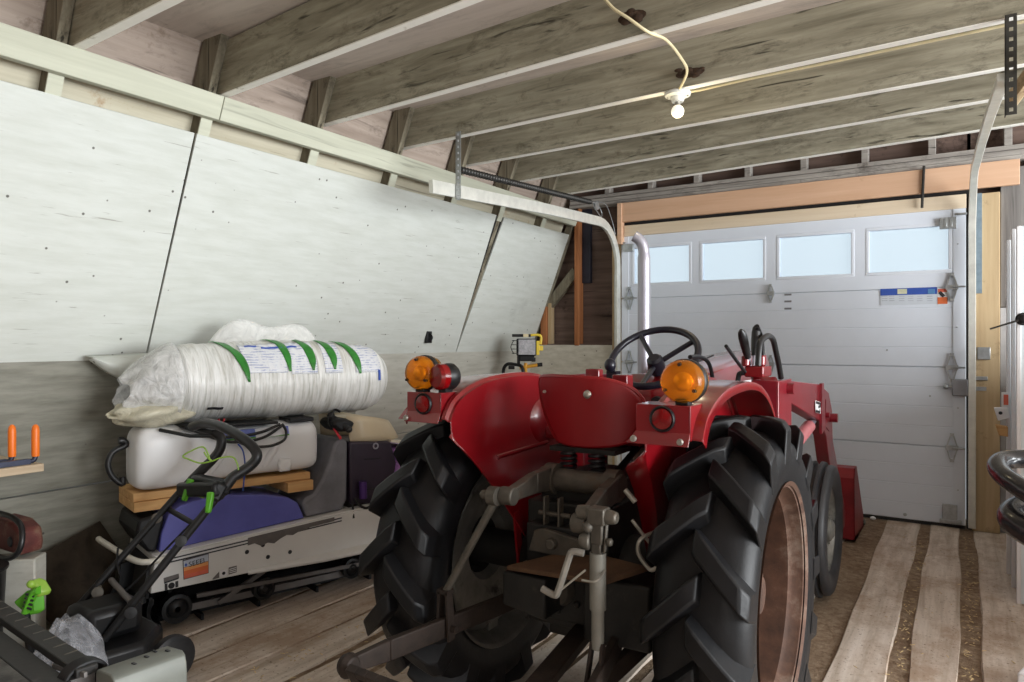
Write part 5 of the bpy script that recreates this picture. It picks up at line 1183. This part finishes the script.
bm = nb(); grid(bm, lump, 40, 24, cu=True); obj('slumped_wrap_end', bm, film('yellowed wrap', srgb(214, 208, 184), .8, .3, .9, 12), RL, angle=60)
def flap(u, v):
    s = .30 + .62*u; hgt = .165*math.sin(PI*min(1, u*1.02))**.7*(1+.25*math.sin(u*9))*v
    return V(s + .03*v, .33 + .055*v + .02*math.sin(u*13)*v, 1.19 + hgt)
bm = nb(); grid(bm, flap, 40, 8); obj('film_flap', bm, M['sheetfilm'], RL, solid=.001)
# ================================================================ BATTERY MOWER folded beside the sled
def PT(px, py, t): 
    d = ray(px, py); return V(d[0]*t, d[1]*t, H+d[2]*t)
MB_ = V(-2.62, 1.36, 0)
MW = thing('lawn_mower', MB_, 'black battery lawn mower with lime triggers, handle leaning across the rear of the snowmobile', 'mower')
def mp(name, bm, mat, parent=None, **k):
    for v in bm.verts: v.co -= MB_
    return obj(name, bm, mat, parent or MW, **k)
R0, R1, R2 = PT(104, 640, 2.45), PT(196, 525, 2.604), PT(222, 491, 2.64)
L0, L1, L2 = PT(70, 616, 2.60), PT(168, 509, 2.83), PT(192, 478, 2.87)
for a, b_, r in ((R0, R2, .0115), (L0, L2, .0105)):
    bm = nb(); tube(bm, [a, a.lerp(b_, .5), b_], r+.003, 12); mp('handle_tube', bm, M['blackplastic'])
bm = nb(); gp = [PT(218, 497, 2.635), PT(233, 477, 2.66), PT(250, 466, 2.69), PT(257, 456, 2.70), PT(251, 445, 2.72), PT(236, 434, 2.76), PT(220, 426, 2.82), PT(205, 423, 2.90), PT(192, 427, 2.96)]
tube(bm, spline(gp[:2], 6) + spline(gp[1:], 6)[1:], .0195, 14); mp('foam_grip', bm, M['hose'])
bm = nb(); tube(bm, spline([PT(214, 432, 2.90), PT(221, 438, 2.90), PT(220, 449, 2.89), PT(213, 459, 2.88), PT(204, 468, 2.87), PT(192, 480, 2.86)], 6), .0195, 14); mp('foam_grip', bm, M['hose'])
bm = nb(); tube(bm, [PT(190, 425, 2.96), PT(200, 430, 2.95), PT(214, 432, 2.9)], .010, 10); tube(bm, [PT(160, 430, 3.0), PT(190, 436, 2.95), PT(214, 436, 2.9)], .008, 8); mp('bail_bar', bm, M['blackplastic'])
for a, b_, mt in ((L1, R1, M['blackplastic']), (PT(111, 580, 2.66), PT(131, 602, 2.50), M['sledgrey'])):
    bm = nb(); tube(bm, [a, b_], .0105, 10); mp('cross_bar', bm, mt)
# control head with two lime triggers
c0 = PT(202, 490, 2.72); c1 = PT(216, 493, 2.66)
bm = nb(); bar(bm, PT(184, 489, 2.80), PT(222, 489, 2.62), .07, .055); bar(bm, PT(196, 478, 2.80), PT(226, 484, 2.66), .05, .03); bar(bm, PT(212, 500, 2.62), PT(222, 482, 2.64), .05, .05); ch = mp('control_head', bm, M['blackplastic'], bevel=.012)
bm = nb(); bar(bm, PT(191, 479, 2.74), PT(184, 501, 2.72), .030, .02, w2=.018); mp('lime_trigger', bm, M['lime'], ch, bevel=.005)
bm = nb(); bar(bm, PT(211, 492, 2.60), PT(208, 513, 2.58), .026, .02, w2=.018); mp('lime_trigger', bm, M['lime'], ch, bevel=.005)
bm = nb(); bar(bm, PT(190, 492, 2.71), PT(204, 496, 2.65), .004, .018); mp('lime_mark', bm, M['limewire'], ch)
bm = nb(); tube(bm, spline([PT(*p, 2.66) for p in ((204, 452), (208, 458), (211, 461), (200, 463), (188, 459), (183, 456), (193, 450), (203, 447), (208, 454), (211, 461), (220, 458), (232, 457), (237, 463), (239, 473))], 5), .003, 6); mp('lime_cable', bm, M['limewire'])
bm = nb(); tube(bm, spline([PT(204, 511, 2.64), PT(170, 545, 2.66), PT(132, 585, 2.64), PT(100, 610, 2.6)], 6), .004, 6); tube(bm, spline([PT(118, 548, 2.72), PT(117, 562, 2.68), PT(120, 575, 2.66)], 5), .004, 6); mp('black_cable', bm, M['blackplastic'])
for q, t in (((157, 518), 2.80), ((181, 541), 2.57), ((98, 592), 2.62), ((131, 612), 2.48)):
    bm = nb(); c = PT(*q, t); lathe(bm, [(.006, -.02), (.012, -.012), (.012, .008), (.02, .012), (.02, .024), (.001, .026)], c, (.8, -.5, .2), 12); bar(bm, c+V(-.012, 0, -.02), c+V(.014, 0, .022), .012, .012); mp('clamp_knob', bm, M['arm'] if q[0] < 120 or q[0] == 157 else M['blackplastic'])
# deck with wheels and motor cover
bm = nb(); prism(bm, [(-2.74, 1.24, .10), (-2.44, 1.22, .10), (-2.40, 1.42, .10), (-2.50, 1.54, .10), (-2.72, 1.56, .10), (-2.78, 1.46, .10)], (0, 0, .09)); dk_ = mp('deck', bm, M['blackplastic'], bevel=.02)
bm = nb(); prism(bm, [(-2.70, 1.28, .19), (-2.52, 1.27, .19), (-2.49, 1.46, .19), (-2.68, 1.49, .19)], (.01, 0, .12)); mp('motor_cover', bm, M['blackplastic'], dk_, bevel=.03)
p = PT(80, 614, 2.52); bm = nb(); bar(bm, p+V(-.05, 0, .004), p+V(.05, -.03, .0), .008, .012); mp('printed_name_strip', bm, M['sledgrey'], dk_)
for x, y in ((-2.78, 1.28), (-2.80, 1.52), (-2.46, 1.33), (-2.42, 1.52)):
    bm = nb(); lathe(bm, [(.03, .02), (.07, .022), (.085, .014), (.085, -.014), (.07, -.022), (.03, -.02)], (x, y, .085), (1, 0, 0), 28); w_ = mp('wheel', bm, M['tiresmooth'])
    bm = nb(); lathe(bm, [(.001, .026), (.028, .026), (.03, .018)], (x, y, .085), (1 if x > -2.6 else -1, 0, 0), 18); mp('wheel_cap', bm, M['sledgrey'], w_)

# ================================================================ LEFT CLUTTER
# dark sheet leaning against the stem wall
q = [P(100, 521, X=-3.28), P(119, 549, X=-3.24), P(112, 600, X=-3.16), P(70, 640, X=-3.10), P(34, 605, X=-3.16), P(36, 557, X=-3.24)]
q[3].z = max(0.002, q[3].z)
n_ = (q[1]-q[0]).cross(q[4]-q[0]).normalized(); q = [p_ - n_*(p_-q[0]).dot(n_) for p_ in q]
bm = nb(); prism(bm, q, n_*.008); tag(obj('brown_sheet', bm, M['cardbrown'], base=q[3]), 'dark brown board leaning against the lower left wall behind the mower', 'board')
# shelf with two orange hooks
bm = nb(); box(bm, (-3.31, .55, .748), (-2.925, 1.325, .778)); tag(obj('wall_shelf', bm, wood('bare shelf board', srgb(170, 148, 122), srgb(212, 194, 168), 'Y', 1, srgb(130, 106, 80), .6, crack=.3), base=(-3.1, .9, .75), bevel=.003), 'bare wooden shelf end on the left wall under the orange hooks', 'shelf')
for x, y0, lab, dz in ((-2.955, P(35.5, 445, X=-2.955).y, 'orange gripped hook nearest the end of the wall shelf', 0), (-3.02, P(12, 442, X=-3.02).y, 'orange gripped hook further in from the end of the wall shelf', .008)):
    zb = .7785+.011; g = V(x, y0, zb+.012)
    t_ = thing('storage_hook', V(x, y0, .7785), lab, 'hook', group='orange storage hooks')
    bm = nb(); sweep(bm, [V(0, -.35, .010), V(0, -.02, .010)], [(-.010, -.010), (.010, -.010), (.010, .010), (-.010, .010)]); tube(bm, spline([V(0, -.03, .010), V(0, -.006, .012), V(0, 0, .03)], 4), .009, 10); obj('hook_arm', bm, plain('dark blue steel', srgb(52, 56, 74), .45, .4) if dz == 0 else bpy.data.materials['dark blue steel'], t_, bevel=.002)
    bm = nb(); lathe(bm, [(.001, 0), (.0125, .0), (.0135, .01), (.0135, .095), (.011, .112), (.006, .119), (.001, .121)], V(0, 0, .026), (0, 0, 1), 18); obj('orange_grip', bm, M['orange'], t_)
# red tool with its black hoop, on a white block
bm = nb(); c = PT(20, 560, 2.62); prism(bm, [(c.x-.10, c.y-.10, .0), (c.x+.045, c.y+.03, 0), (c.x-.02, c.y+.10, 0), (c.x-.16, c.y-.02, 0)], (0, 0, .435)); tag(obj('wood_post', bm, M['stem_wall'], base=(c.x-.05, c.y, 0), bevel=.006), 'cracked white painted wooden block standing by the left wall', 'block')
c = PT(12, 533, 2.64); c.z = .437
rt = thing('power_tool', c, 'scuffed red tool with a black hoop handle on the white block', 'tool')
bm = nb(); prism(bm, [(-.16, 0, .01), (.055, 0, .01), (.065, 0, .05), (.05, 0, .10), (-.02, 0, .125), (-.16, 0, .125)], (-.02, .09, 0)); obj('red_housing', bm, plain('scuffed red', srgb(92, 44, 40), .6, var=.3, scale=18, bmp=.15, dirt=srgb(116, 84, 68), damt=.5, dscale=16), rt, bevel=.012)
bm = nb(); tube(bm, spline([V(-.12, -.03, .01), V(.02, -.03, .005), V(.085, -.02, .03), V(.10, -.01, .075), V(.07, .0, .125), V(0, .0, .148), V(-.12, .0, .15)], 6), .010, 12); obj('hoop_handle', bm, M['hose'], rt)
bm = nb(); lathe(bm, [(.001, .004), (.016, .004), (.02, 0)], V(-.01, -.002, .055), (0, -1, 0), 14); obj('dark_hole', bm, M['ink'], rt)
# black bin at the frame edge
c = PT(-36, 575, 2.45); bm = nb(); lathe(bm, [(.10, -c.z), (.12, 0.0), (.128, .01), (.128, .018), (.12, .02)], c, (0, 0, 1), 28); tag(obj('black_bin', bm, M['blackplastic'], base=(c.x, c.y, 0)), 'black bin at the left edge behind the workbench', 'bin')
# clear crumpled bag and green trimmer part
c = V(PT(66, 612, 2.22)); c.z = .0
def bag(u, v):
    th = 2*PI*u; k = 1+.13*math.sin(3*th+5*v)+.09*math.sin(7*th-9*v)+.06*math.sin(13*th+3*v)
    r = .115*(math.sin(PI*(.10+.84*v))**.6)*k*(1-.25*v)
    return c + V(r*math.cos(th)*1.15-.05*v*v, r*math.sin(th)+.03*v, .006+.34*v + .012*math.sin(5*th)*v)
bm = nb(); W = grid(bm, bag, 56, 26, cu=True); bm.faces.new([W[i][0] for i in range(56)]); bm.faces.new([W[i][25] for i in range(56)][::-1]); bgo = obj('clear_bag', bm, M['dirtybag'], base=c, angle=25); tag(bgo, 'crumpled clear plastic bag between the workbench and the mower', 'bag')
g = thing('trimmer_head', PT(24, 612, 2.30), 'lime green slotted tool nozzle poking up behind the workbench', 'garden tool')
gb = g.location.copy()
def gq(px, py, t=2.30): return PT(px, py, t) - gb
bm = nb(); sweep(bm, spline([gq(26, 612), gq(31, 600), gq(35, 592), gq(40, 590)], 4), lambda t: circ(.018+.004*t, 14, .012)); 
gr_ = obj('lime_nozzle', bm, M['lime'], g)
bm = nb(); prism(bm, [gq(29, 580), gq(35, 583), gq(41, 593), gq(38, 598), gq(30, 594)], (.0, .035, 0)); ball(bm, gq(31, 584), .013); obj('lime_cap', bm, M['limewire'], g, bevel=.005)
bm = nb(); prism(bm, [gq(13, 602), gq(27, 590), gq(33, 594), gq(34, 612), gq(28, 616), gq(16, 606)], (.01, .03, 0)); obj('lime_guard', bm, M['lime'], g, bevel=.004)
bm = nb()
for k in range(4): bar(bm, gq(23+k*.9, 606-k*4.0, 2.285), gq(31.5+k*.9, 609.5-k*4.3, 2.285), .004, .006)
obj('vent_slot', bm, M['ink'], g)
bm = nb(); tube(bm, [gq(26, 612), V(.02, .03, -gb.z+.0)], .012, 10); obj('tool_shaft', bm, M['blackplastic'], g)
# folding workbench: two ribbed jaws with a ruler edge
WBN = V(-2.35, .92, 0)
wbn = thing('folding_workbench', WBN, 'dark folding workbench with tick marked jaws in the lower left corner', 'workbench')
def wp(name, bm, mat, parent=None, **k):
    for v in bm.verts: v.co -= WBN
    return obj(name, bm, mat, parent or wbn, **k)
A0, A1 = V(-2.75, 1.055, .40), V(-1.85, .965, .40)
ax = (A1-A0).normalized(); ay = V(ax.y, -ax.x, 0)
bm = nb(); prism(bm, [A0, A1, A1+ay*.052, A0+ay*.052], (0, 0, .022)); j1 = wp('far_jaw', bm, M['worktop'], bevel=.003)
bm = nb()
for k in range(12): p_ = A0+ax*(.06+k*.072)+ay*.0; box(bm, p_+V(-.0025, -.036, .0222), p_+V(.0025, -.002, .0232))
wp('ruler_tick', bm, M['arm'], j1)
bm = nb(); prism(bm, [A0+ay*.062+V(0, 0, -.03), A1+ay*.062+V(0, 0, -.03), A1+ay*.125+V(0, 0, -.03), A0+ay*.125+V(0, 0, -.03)], (0, 0, .03)); wp('jaw_step', bm, M['worktop'], bevel=.003)
bm = nb(); prism(bm, [A0+ay*.135+V(0, 0, -.01), A1+ay*.135+V(0, 0, -.01), A1+ay*.27+V(0, 0, -.01), A0+ay*.27+V(0, 0, -.01)], (0, 0, .022)); wp('near_jaw', bm, plain('worn near jaw', srgb(82, 80, 76), .6, var=.3, scale=14, bmp=.2, dirt=srgb(46, 44, 42), damt=.5), bevel=.003)
bm = nb(); bar(bm, A1+ay*.0+V(-.03, 0, -.02), A1+ay*.27+V(-.03, 0, -.02), .03, .03); bar(bm, A0+ay*.0+V(.03, 0, -.02), A0+ay*.27+V(.03, 0, -.02), .03, .03); bar(bm, A1+ay*.04+V(-.14, 0, -.005), A1+ay*.04+V(.02, 0, .012), .008, .012); wp('jaw_rail', bm, M['sledgrey'])
for p_, q_ in ((A0+ay*.02, V(0, .10, 0)), (A1+ay*.02, V(0, .08, 0)), (A0+ay*.25, V(0, -.10, 0)), (A1+ay*.25, V(0, -.08, 0))):
    bm = nb(); s_ = .06 if p_.x < -2.3 else -.06; bar(bm, p_+V(s_, 0, -.02), V(p_.x+s_, p_.y, .001)+q_, .03, .03); wp('leg', bm, M['blackplastic'])
cp = A1 + V(-.035, -.02, .0)
bm = nb()
for k in range(5): tube(bm, [cp+V(-.018+.008*k, 0, 0) + V(0, .05*math.cos(a), .035*math.sin(a)-.01) for a in [2*PI*j/20 for j in range(20)]], .0055, 6, True)
tube(bm, spline([cp+V(-.01, -.04, -.02), cp+V(.0, -.05, -.10), cp+V(-.01, -.04, -.18)]), .0055, 6); wp('wrapped_cord', bm, M['hose'])
# grey folded steel box at the bottom edge
g0 = V(-1.775, 1.03, 0); ca, sa = math.cos(-.10), math.sin(-.10)
def gx(x, y, z): return V(g0.x + x*ca - y*sa, g0.y + x*sa + y*ca, z)
bm = nb(); prof = [(-.055, .0), (-.055, .405), (-.05, .415), (.03, .425), (.045, .418), (.053, .40), (.056, .37), (.056, .0)]
prism(bm, [gx(x, -.085, z) for x, z in prof], gx(0, .095, 0)-gx(0, -.085, 0)); st_ = obj('steel_box', bm, M['greysteel'], base=g0, bevel=.004); tag(st_, 'grey folded steel housing with rounded edge beside the workbench end', 'housing')
bm = nb()
for x, y in ((-.03, .05), (-.01, .02), (.0, .07), (.01, -.02)): box(bm, gx(x, y, .4195)-g0+V(-.008, -.003, 0), gx(x, y, .4195)-g0+V(.008, .003, .002+.0015*(x+.04)/.06*3))
obj('vent_slot', bm, M['ink'], st_)

# ================================================================ WORK LIGHT in the far corner
wlp = thing('work_light', V(-2.93, 4.9, 0), 'yellow and black tripod work light by the far left corner', 'work light')
def lq(px, py, y=4.9): return P(px, py, Y=y) - wlp.location
hc = lq(527, 347); ax_ = V(.62, .78, 0); nx = V(.78, -.62, 0)
d_ = V(CA[0], CA[1], 0); r_ = V(CR[0], CR[1], 0)
def hb_(x, y, z): return hc + r_*x + d_*y + V(0, 0, z)
def hbox(bm, lo, hi):
    v = box(bm, lo, hi)
    for q in v: q.co = hb_(*q.co)
bm = nb(); hbox(bm, (-.085, .0, -.072), (.075, .09, .068)); hd_ = obj('lamp_head', bm, M['blackplastic'], wlp, bevel=.01)
bm = nb(); hbox(bm, (-.068, -.006, -.062), (.068, .0, .06)); obj('lamp_glass', bm, plain('ribbed lamp glass', srgb(176, 176, 180), .25, .3, var=.25, scale=60, bmp=.3), hd_)
bm = nb()
for k in range(4): z = -.05+k*.034; tube(bm, spline([hb_(-.07, 0, z), hb_(-.10, -.04, z), hb_(-.12, -.02, z), hb_(-.10, .05, z)], 4), .003, 6)
tube(bm, spline([hb_(-.105, -.035, -.055), hb_(-.13, -.02, 0), hb_(-.105, -.035, .055)], 5), .003, 6); obj('wire_guard', bm, M['blackplastic'], hd_)
bm = nb(); hbox(bm, (.075, -.01, -.065), (.10, .08, .05)); hbox(bm, (.09, .0, -.03), (.13, .07, .01)); tube(bm, spline([hb_(.03, .04, .095), hb_(.09, .04, .097), hb_(.115, .04, .08), hb_(.11, .04, .02)], 5), .011, 10); obj('yellow_bracket', bm, M['yellow'], hd_, bevel=.004)
bm = nb(); tube(bm, [hb_(-.12, .03, .093), hb_(.03, .04, .093)], .012, 12); obj('carry_handle', bm, M['hose'], hd_)
bm = nb(); hbox(bm, (-.03, .0, .08), (.012, .05, .105)); obj('cream_clamp', bm, M['wire'], hd_)
bm = nb(); hbox(bm, (-.08, .01, -.14), (-.055, .06, -.07)); hbox(bm, (-.06, .0, -.115), (.06, .08, -.07)); hbox(bm, (.035, .01, -.12), (.07, .06, -.085)); obj('junction_box', bm, M['blackplastic'], hd_, bevel=.006)
bm = nb(); base = V(0, 0, 0); pt = hb_(-.01, .04, -.13)
tube(bm, [pt, V(pt.x, pt.y, .20)], .014, 12); tube(bm, [hb_(-.06, .04, -.17), hb_(.09, .04, -.145)], .014, 12); obj('stand_pole', bm, M['yellowor'], wlp)
bm = nb(); tube(bm, [hb_(.085, .04, -.146), hb_(.125, .04, -.142)], .016, 12); tube(bm, [hb_(-.15, .04, -.165), hb_(-.10, .04, -.165)], .016, 12); obj('black_end_grip', bm, M['hose'], wlp)
bm = nb(); q = [lq(*p_) for p_ in ((503, 376), (504, 368), (508, 364), (515, 364.5), (522, 367), (523.5, 378))]; tube(bm, spline(q, 5), .014, 10); tube(bm, [q[0], V(q[0].x, q[0].y, .75), V(pt.x, pt.y, .72)], .012, 8); obj('second_lamp_handle', bm, M['blackplastic'], wlp)
for k in range(3):
    a = 2*PI*k/3+.4; bm = nb(); tube(bm, [V(pt.x, pt.y, .30), V(pt.x+.24*math.cos(a), pt.y+.24*math.sin(a), .011)], .010, 8); obj('tripod_leg', bm, M['yellowor'], wlp)

# ================================================================ RIGHT EDGE
for px, py, y, lab in ((1007, 240, 4.60, 'shortest of the cool white sheets stacked at the right edge, farthest back'), (1012, 229, 4.36, 'middle cool white sheet stacked at the right edge'), (1017, 226, 4.11, 'front cool white sheet stacked at the right edge, carrying the black knob')):
    p_ = P(px, py, Y=y)
    o = thing('white_sheet', V(p_.x, y, 0), lab, 'sheet', group='cool white sheets at the right edge')
    bm = nb(); box(bm, (0, 0, .0), (.62, .03, p_.z)); obj('sheet_face', bm, M['panelblue'], o, bevel=.003)
    bm = nb(); box(bm, (-.002, -.004, .0), (.016, .034, p_.z)); obj('edge_trim', bm, M['paper'], o, bevel=.003)
y_ = 4.10
t_ = thing('knob_rod', P(1023, 319, Y=y_-.02), 'thin dark rod with a black knob sticking out from the white sheets', 'rod'); o_ = t_.location.copy()
bm = nb(); tube(bm, [V(.0, -.012, 0), P(990, 329, Y=y_-.05)-o_], .005, 8, r2=.004); obj('rod', bm, M['darksteel'], t_)
bm = nb(); ball(bm, (0, -.01, 0), .022, (1, .7, 1)); lathe(bm, [(.03, 0), (.03, .012), (.02, .014)], (0, .012, 0), (0, -1, 0), 18); obj('knob', bm, M['blackplastic'], t_)
ya = 4.585
p0, p1 = P(1002, 392, Y=ya), P(1009, 407, Y=ya); bm = nb(); box(bm, (p0.x-.003, ya-.02, p1.z), (p1.x, ya-.006, p0.z)); o = obj('red_white_box', bm, M['paper'], base=V(p0.x, ya, p1.z), bevel=.003); tag(o, 'small red and white box on a white bracket at the right edge', 'box')
bm = nb(); box(bm, (.006, -.023, .012), (p1.x-p0.x-.004, -.0195, p0.z-p1.z-.012)); obj('red_front', bm, M['redstk'], o)
q = [P(994, 408, Y=ya-.03), P(1008, 407.5, Y=ya-.03), P(1011, 418, Y=ya-.03), P(998, 421, Y=ya-.03)]; bm = nb(); prism(bm, q, (0, .05, 0)); o = obj('white_bracket', bm, M['paper'], base=q[3], bevel=.004); tag(o, 'white beak shaped bracket sticking out under the red and white box', 'bracket')
bm = nb(); c = P(1000.5, 413, Y=ya-.031)-q[3]; lathe(bm, [(.001, .003), (.008, .003), (.009, 0)], c, (0, -1, 0), 12); obj('bracket_hole', bm, M['ink'], o)
q = [P(995.5, 425, Y=ya-.03), P(1008, 427, Y=ya-.03), P(1008, 437, Y=ya-.03), P(999, 435.5, Y=ya-.03)]; bm = nb(); prism(bm, q, (0, .06, 0)); tag(obj('wood_offcut', bm, M['pine'], base=q[3], bevel=.003), 'pine offcut wedged under the white bracket at the right edge', 'offcut')
q = [P(1001, 507, Y=4.57), P(1009, 498, Y=4.57), P(1010, 504, Y=4.57), P(1003, 511, Y=4.57)]; bm = nb(); prism(bm, q, (0, .03, 0)); bar(bm, P(1005, 504, Y=4.55), P(1010, 511, Y=4.57), .02, .02); tag(obj('white_clip', bm, M['paper'], base=q[3], bevel=.003), 'small white clip low on the stacked sheets at the right edge', 'clip')
# glossy black padded loops
PF = V(.42, 2.05, 0)
pf = thing('padded_frame', PF, 'black glossy padded tube frame reaching in from the right edge', 'frame')
def fq(px, py, y): return P(px, py, Y=y) - PF
bm = nb(); tube(bm, spline([fq(1062, 461, 2.16), fq(1030, 459, 2.14), fq(1006, 460, 2.11), fq(998, 465, 2.06), fq(1002, 474, 2.0), fq(1018, 486, 1.92), fq(1050, 506, 1.84)], 7), .0225, 18); obj('upper_loop', bm, M['gloss'], pf)
bm = nb(); tube(bm, spline([fq(1062, 503, 2.06), fq(1034, 505, 2.03), fq(1016, 512, 1.98), fq(1014, 520, 1.93), fq(1026, 530, 1.88), fq(1060, 548, 1.82)], 7), .031, 18); obj('lower_loop', bm, M['gloss'], pf)
bm = nb(); tube(bm, [V(0, 0, 0), V(0, 0, 1.05)], .02, 12); tube(bm, [V(-.25, -.15, .02), V(.1, .1, .02)], .02, 12); tube(bm, [fq(1062, 461, 2.16), V(0, 0, 1.0)], .02, 12); tube(bm, [fq(1050, 506, 1.84), V(0, 0, .92)], .02, 12); tube(bm, [fq(1062, 503, 2.06), V(0, 0, .88)], .02, 12); tube(bm, [fq(1060, 548, 1.82), V(0, 0, .80)], .02, 12)
for v in bm.verts:
    if v.co.z < .05: v.co.x = max(v.co.x, -.02)
obj('frame_post', bm, M['blackplastic'], pf)
# boards stored over the joists at the right
for a, b_, w, lab in ((P(1011, 101, Y=3.28), P(1062, 30, Y=2.95), .055, 'pale board end poking out beside the right track hanger'),):
    bm = nb(); bar(bm, a, b_, .03, w); tag(obj('stored_board', bm, M['pale'], base=a, bevel=.003), lab, 'board')
c = P(1020, 677, Z=.03); bm = nb(); prism(bm, [(c.x-.012, c.y-.05, .012), (c.x+.2, c.y-.10, .012), (c.x+.2, c.y+.06, .012), (c.x+.012, c.y+.03, .012)], (0, 0, .05)); o = obj('white_case', bm, M['paper'], base=(c.x, c.y, 0), bevel=.006); tag(o, 'white case with a dark base in the bottom right corner', 'case')
bm = nb(); prism(bm, [(-.01, -.055, .001), (.2, -.105, .001), (.2, .06, .001), (.012, .03, .001)], (0, 0, .012)); obj('dark_base', bm, M['blackplastic'], o)
# two small white bits on the floor at the door
for k, (px, py, lab) in enumerate(((859, 520, 'white scrap on the floor touching the loader bucket'), (873, 522, 'white scrap on the floor under the garage door'))):
    p_ = P(px, py, Y=5.49); bm = nb(); ball(bm, (p_.x, p_.y, .014), .014, (1.3, 1, .9), 8); tag(obj('white_scrap', bm, M['paper'], base=(p_.x, p_.y, 0)), lab, 'scrap', 'white scraps by the door')

# ================================================================ LIGHT AND CAMERA
W_ = bpy.data.worlds.new('sky'); S.world = W_; W_.use_nodes = True
bgn = W_.node_tree.nodes['Background']; bgn.inputs[0].default_value = (.86, .95, 1.0, 1); bgn.inputs[1].default_value = .76
def area_light(name, loc, target, sx, sy, power, col):
    l = bpy.data.lights.new(name, 'AREA'); l.shape = 'RECTANGLE'; l.size = sx; l.size_y = sy; l.energy = power; l.color = col
    o = bpy.data.objects.new(name, l); COL.objects.link(o); o.location = loc
    o.rotation_euler = (V(target)-V(loc)).to_track_quat('-Z', 'Y').to_euler(); return o
area_light('daylight_rear_doorway', (1.2, -2.5, 1.2), (-1.6, 3.0, 1.4), 2.6, 1.8, 30, (1, .985, .96))
area_light('daylight_side_opening', (4.6, 2.5, 1.4), (-3, 3.0, 1.5), 4.4, 2.4, 510, (.95, .98, 1))
bl_ = bpy.data.lights.new('bulb_light', 'POINT'); bl_.energy = 2; bl_.color = (1, .86, .56); bl_.shadow_soft_size = .05
o = bpy.data.objects.new('bulb_light', bl_); COL.objects.link(o); o.location = BP + V(0, 0, -.15)
cam = bpy.data.cameras.new('camera'); cam.sensor_width = 36; cam.lens = 36*F/1024; cam.clip_start = .05
co_ = bpy.data.objects.new('camera', cam); COL.objects.link(co_); co_.location = (0, 0, H); co_.rotation_euler = (PI/2, 0, math.atan2(-CA[0], CA[1]))
S.camera = co_
S.view_settings.view_transform = 'Standard'; S.view_settings.look = 'None'; S.view_settings.gamma = 1; S.view_settings.exposure = .38; S.view_settings.use_curve_mapping = False
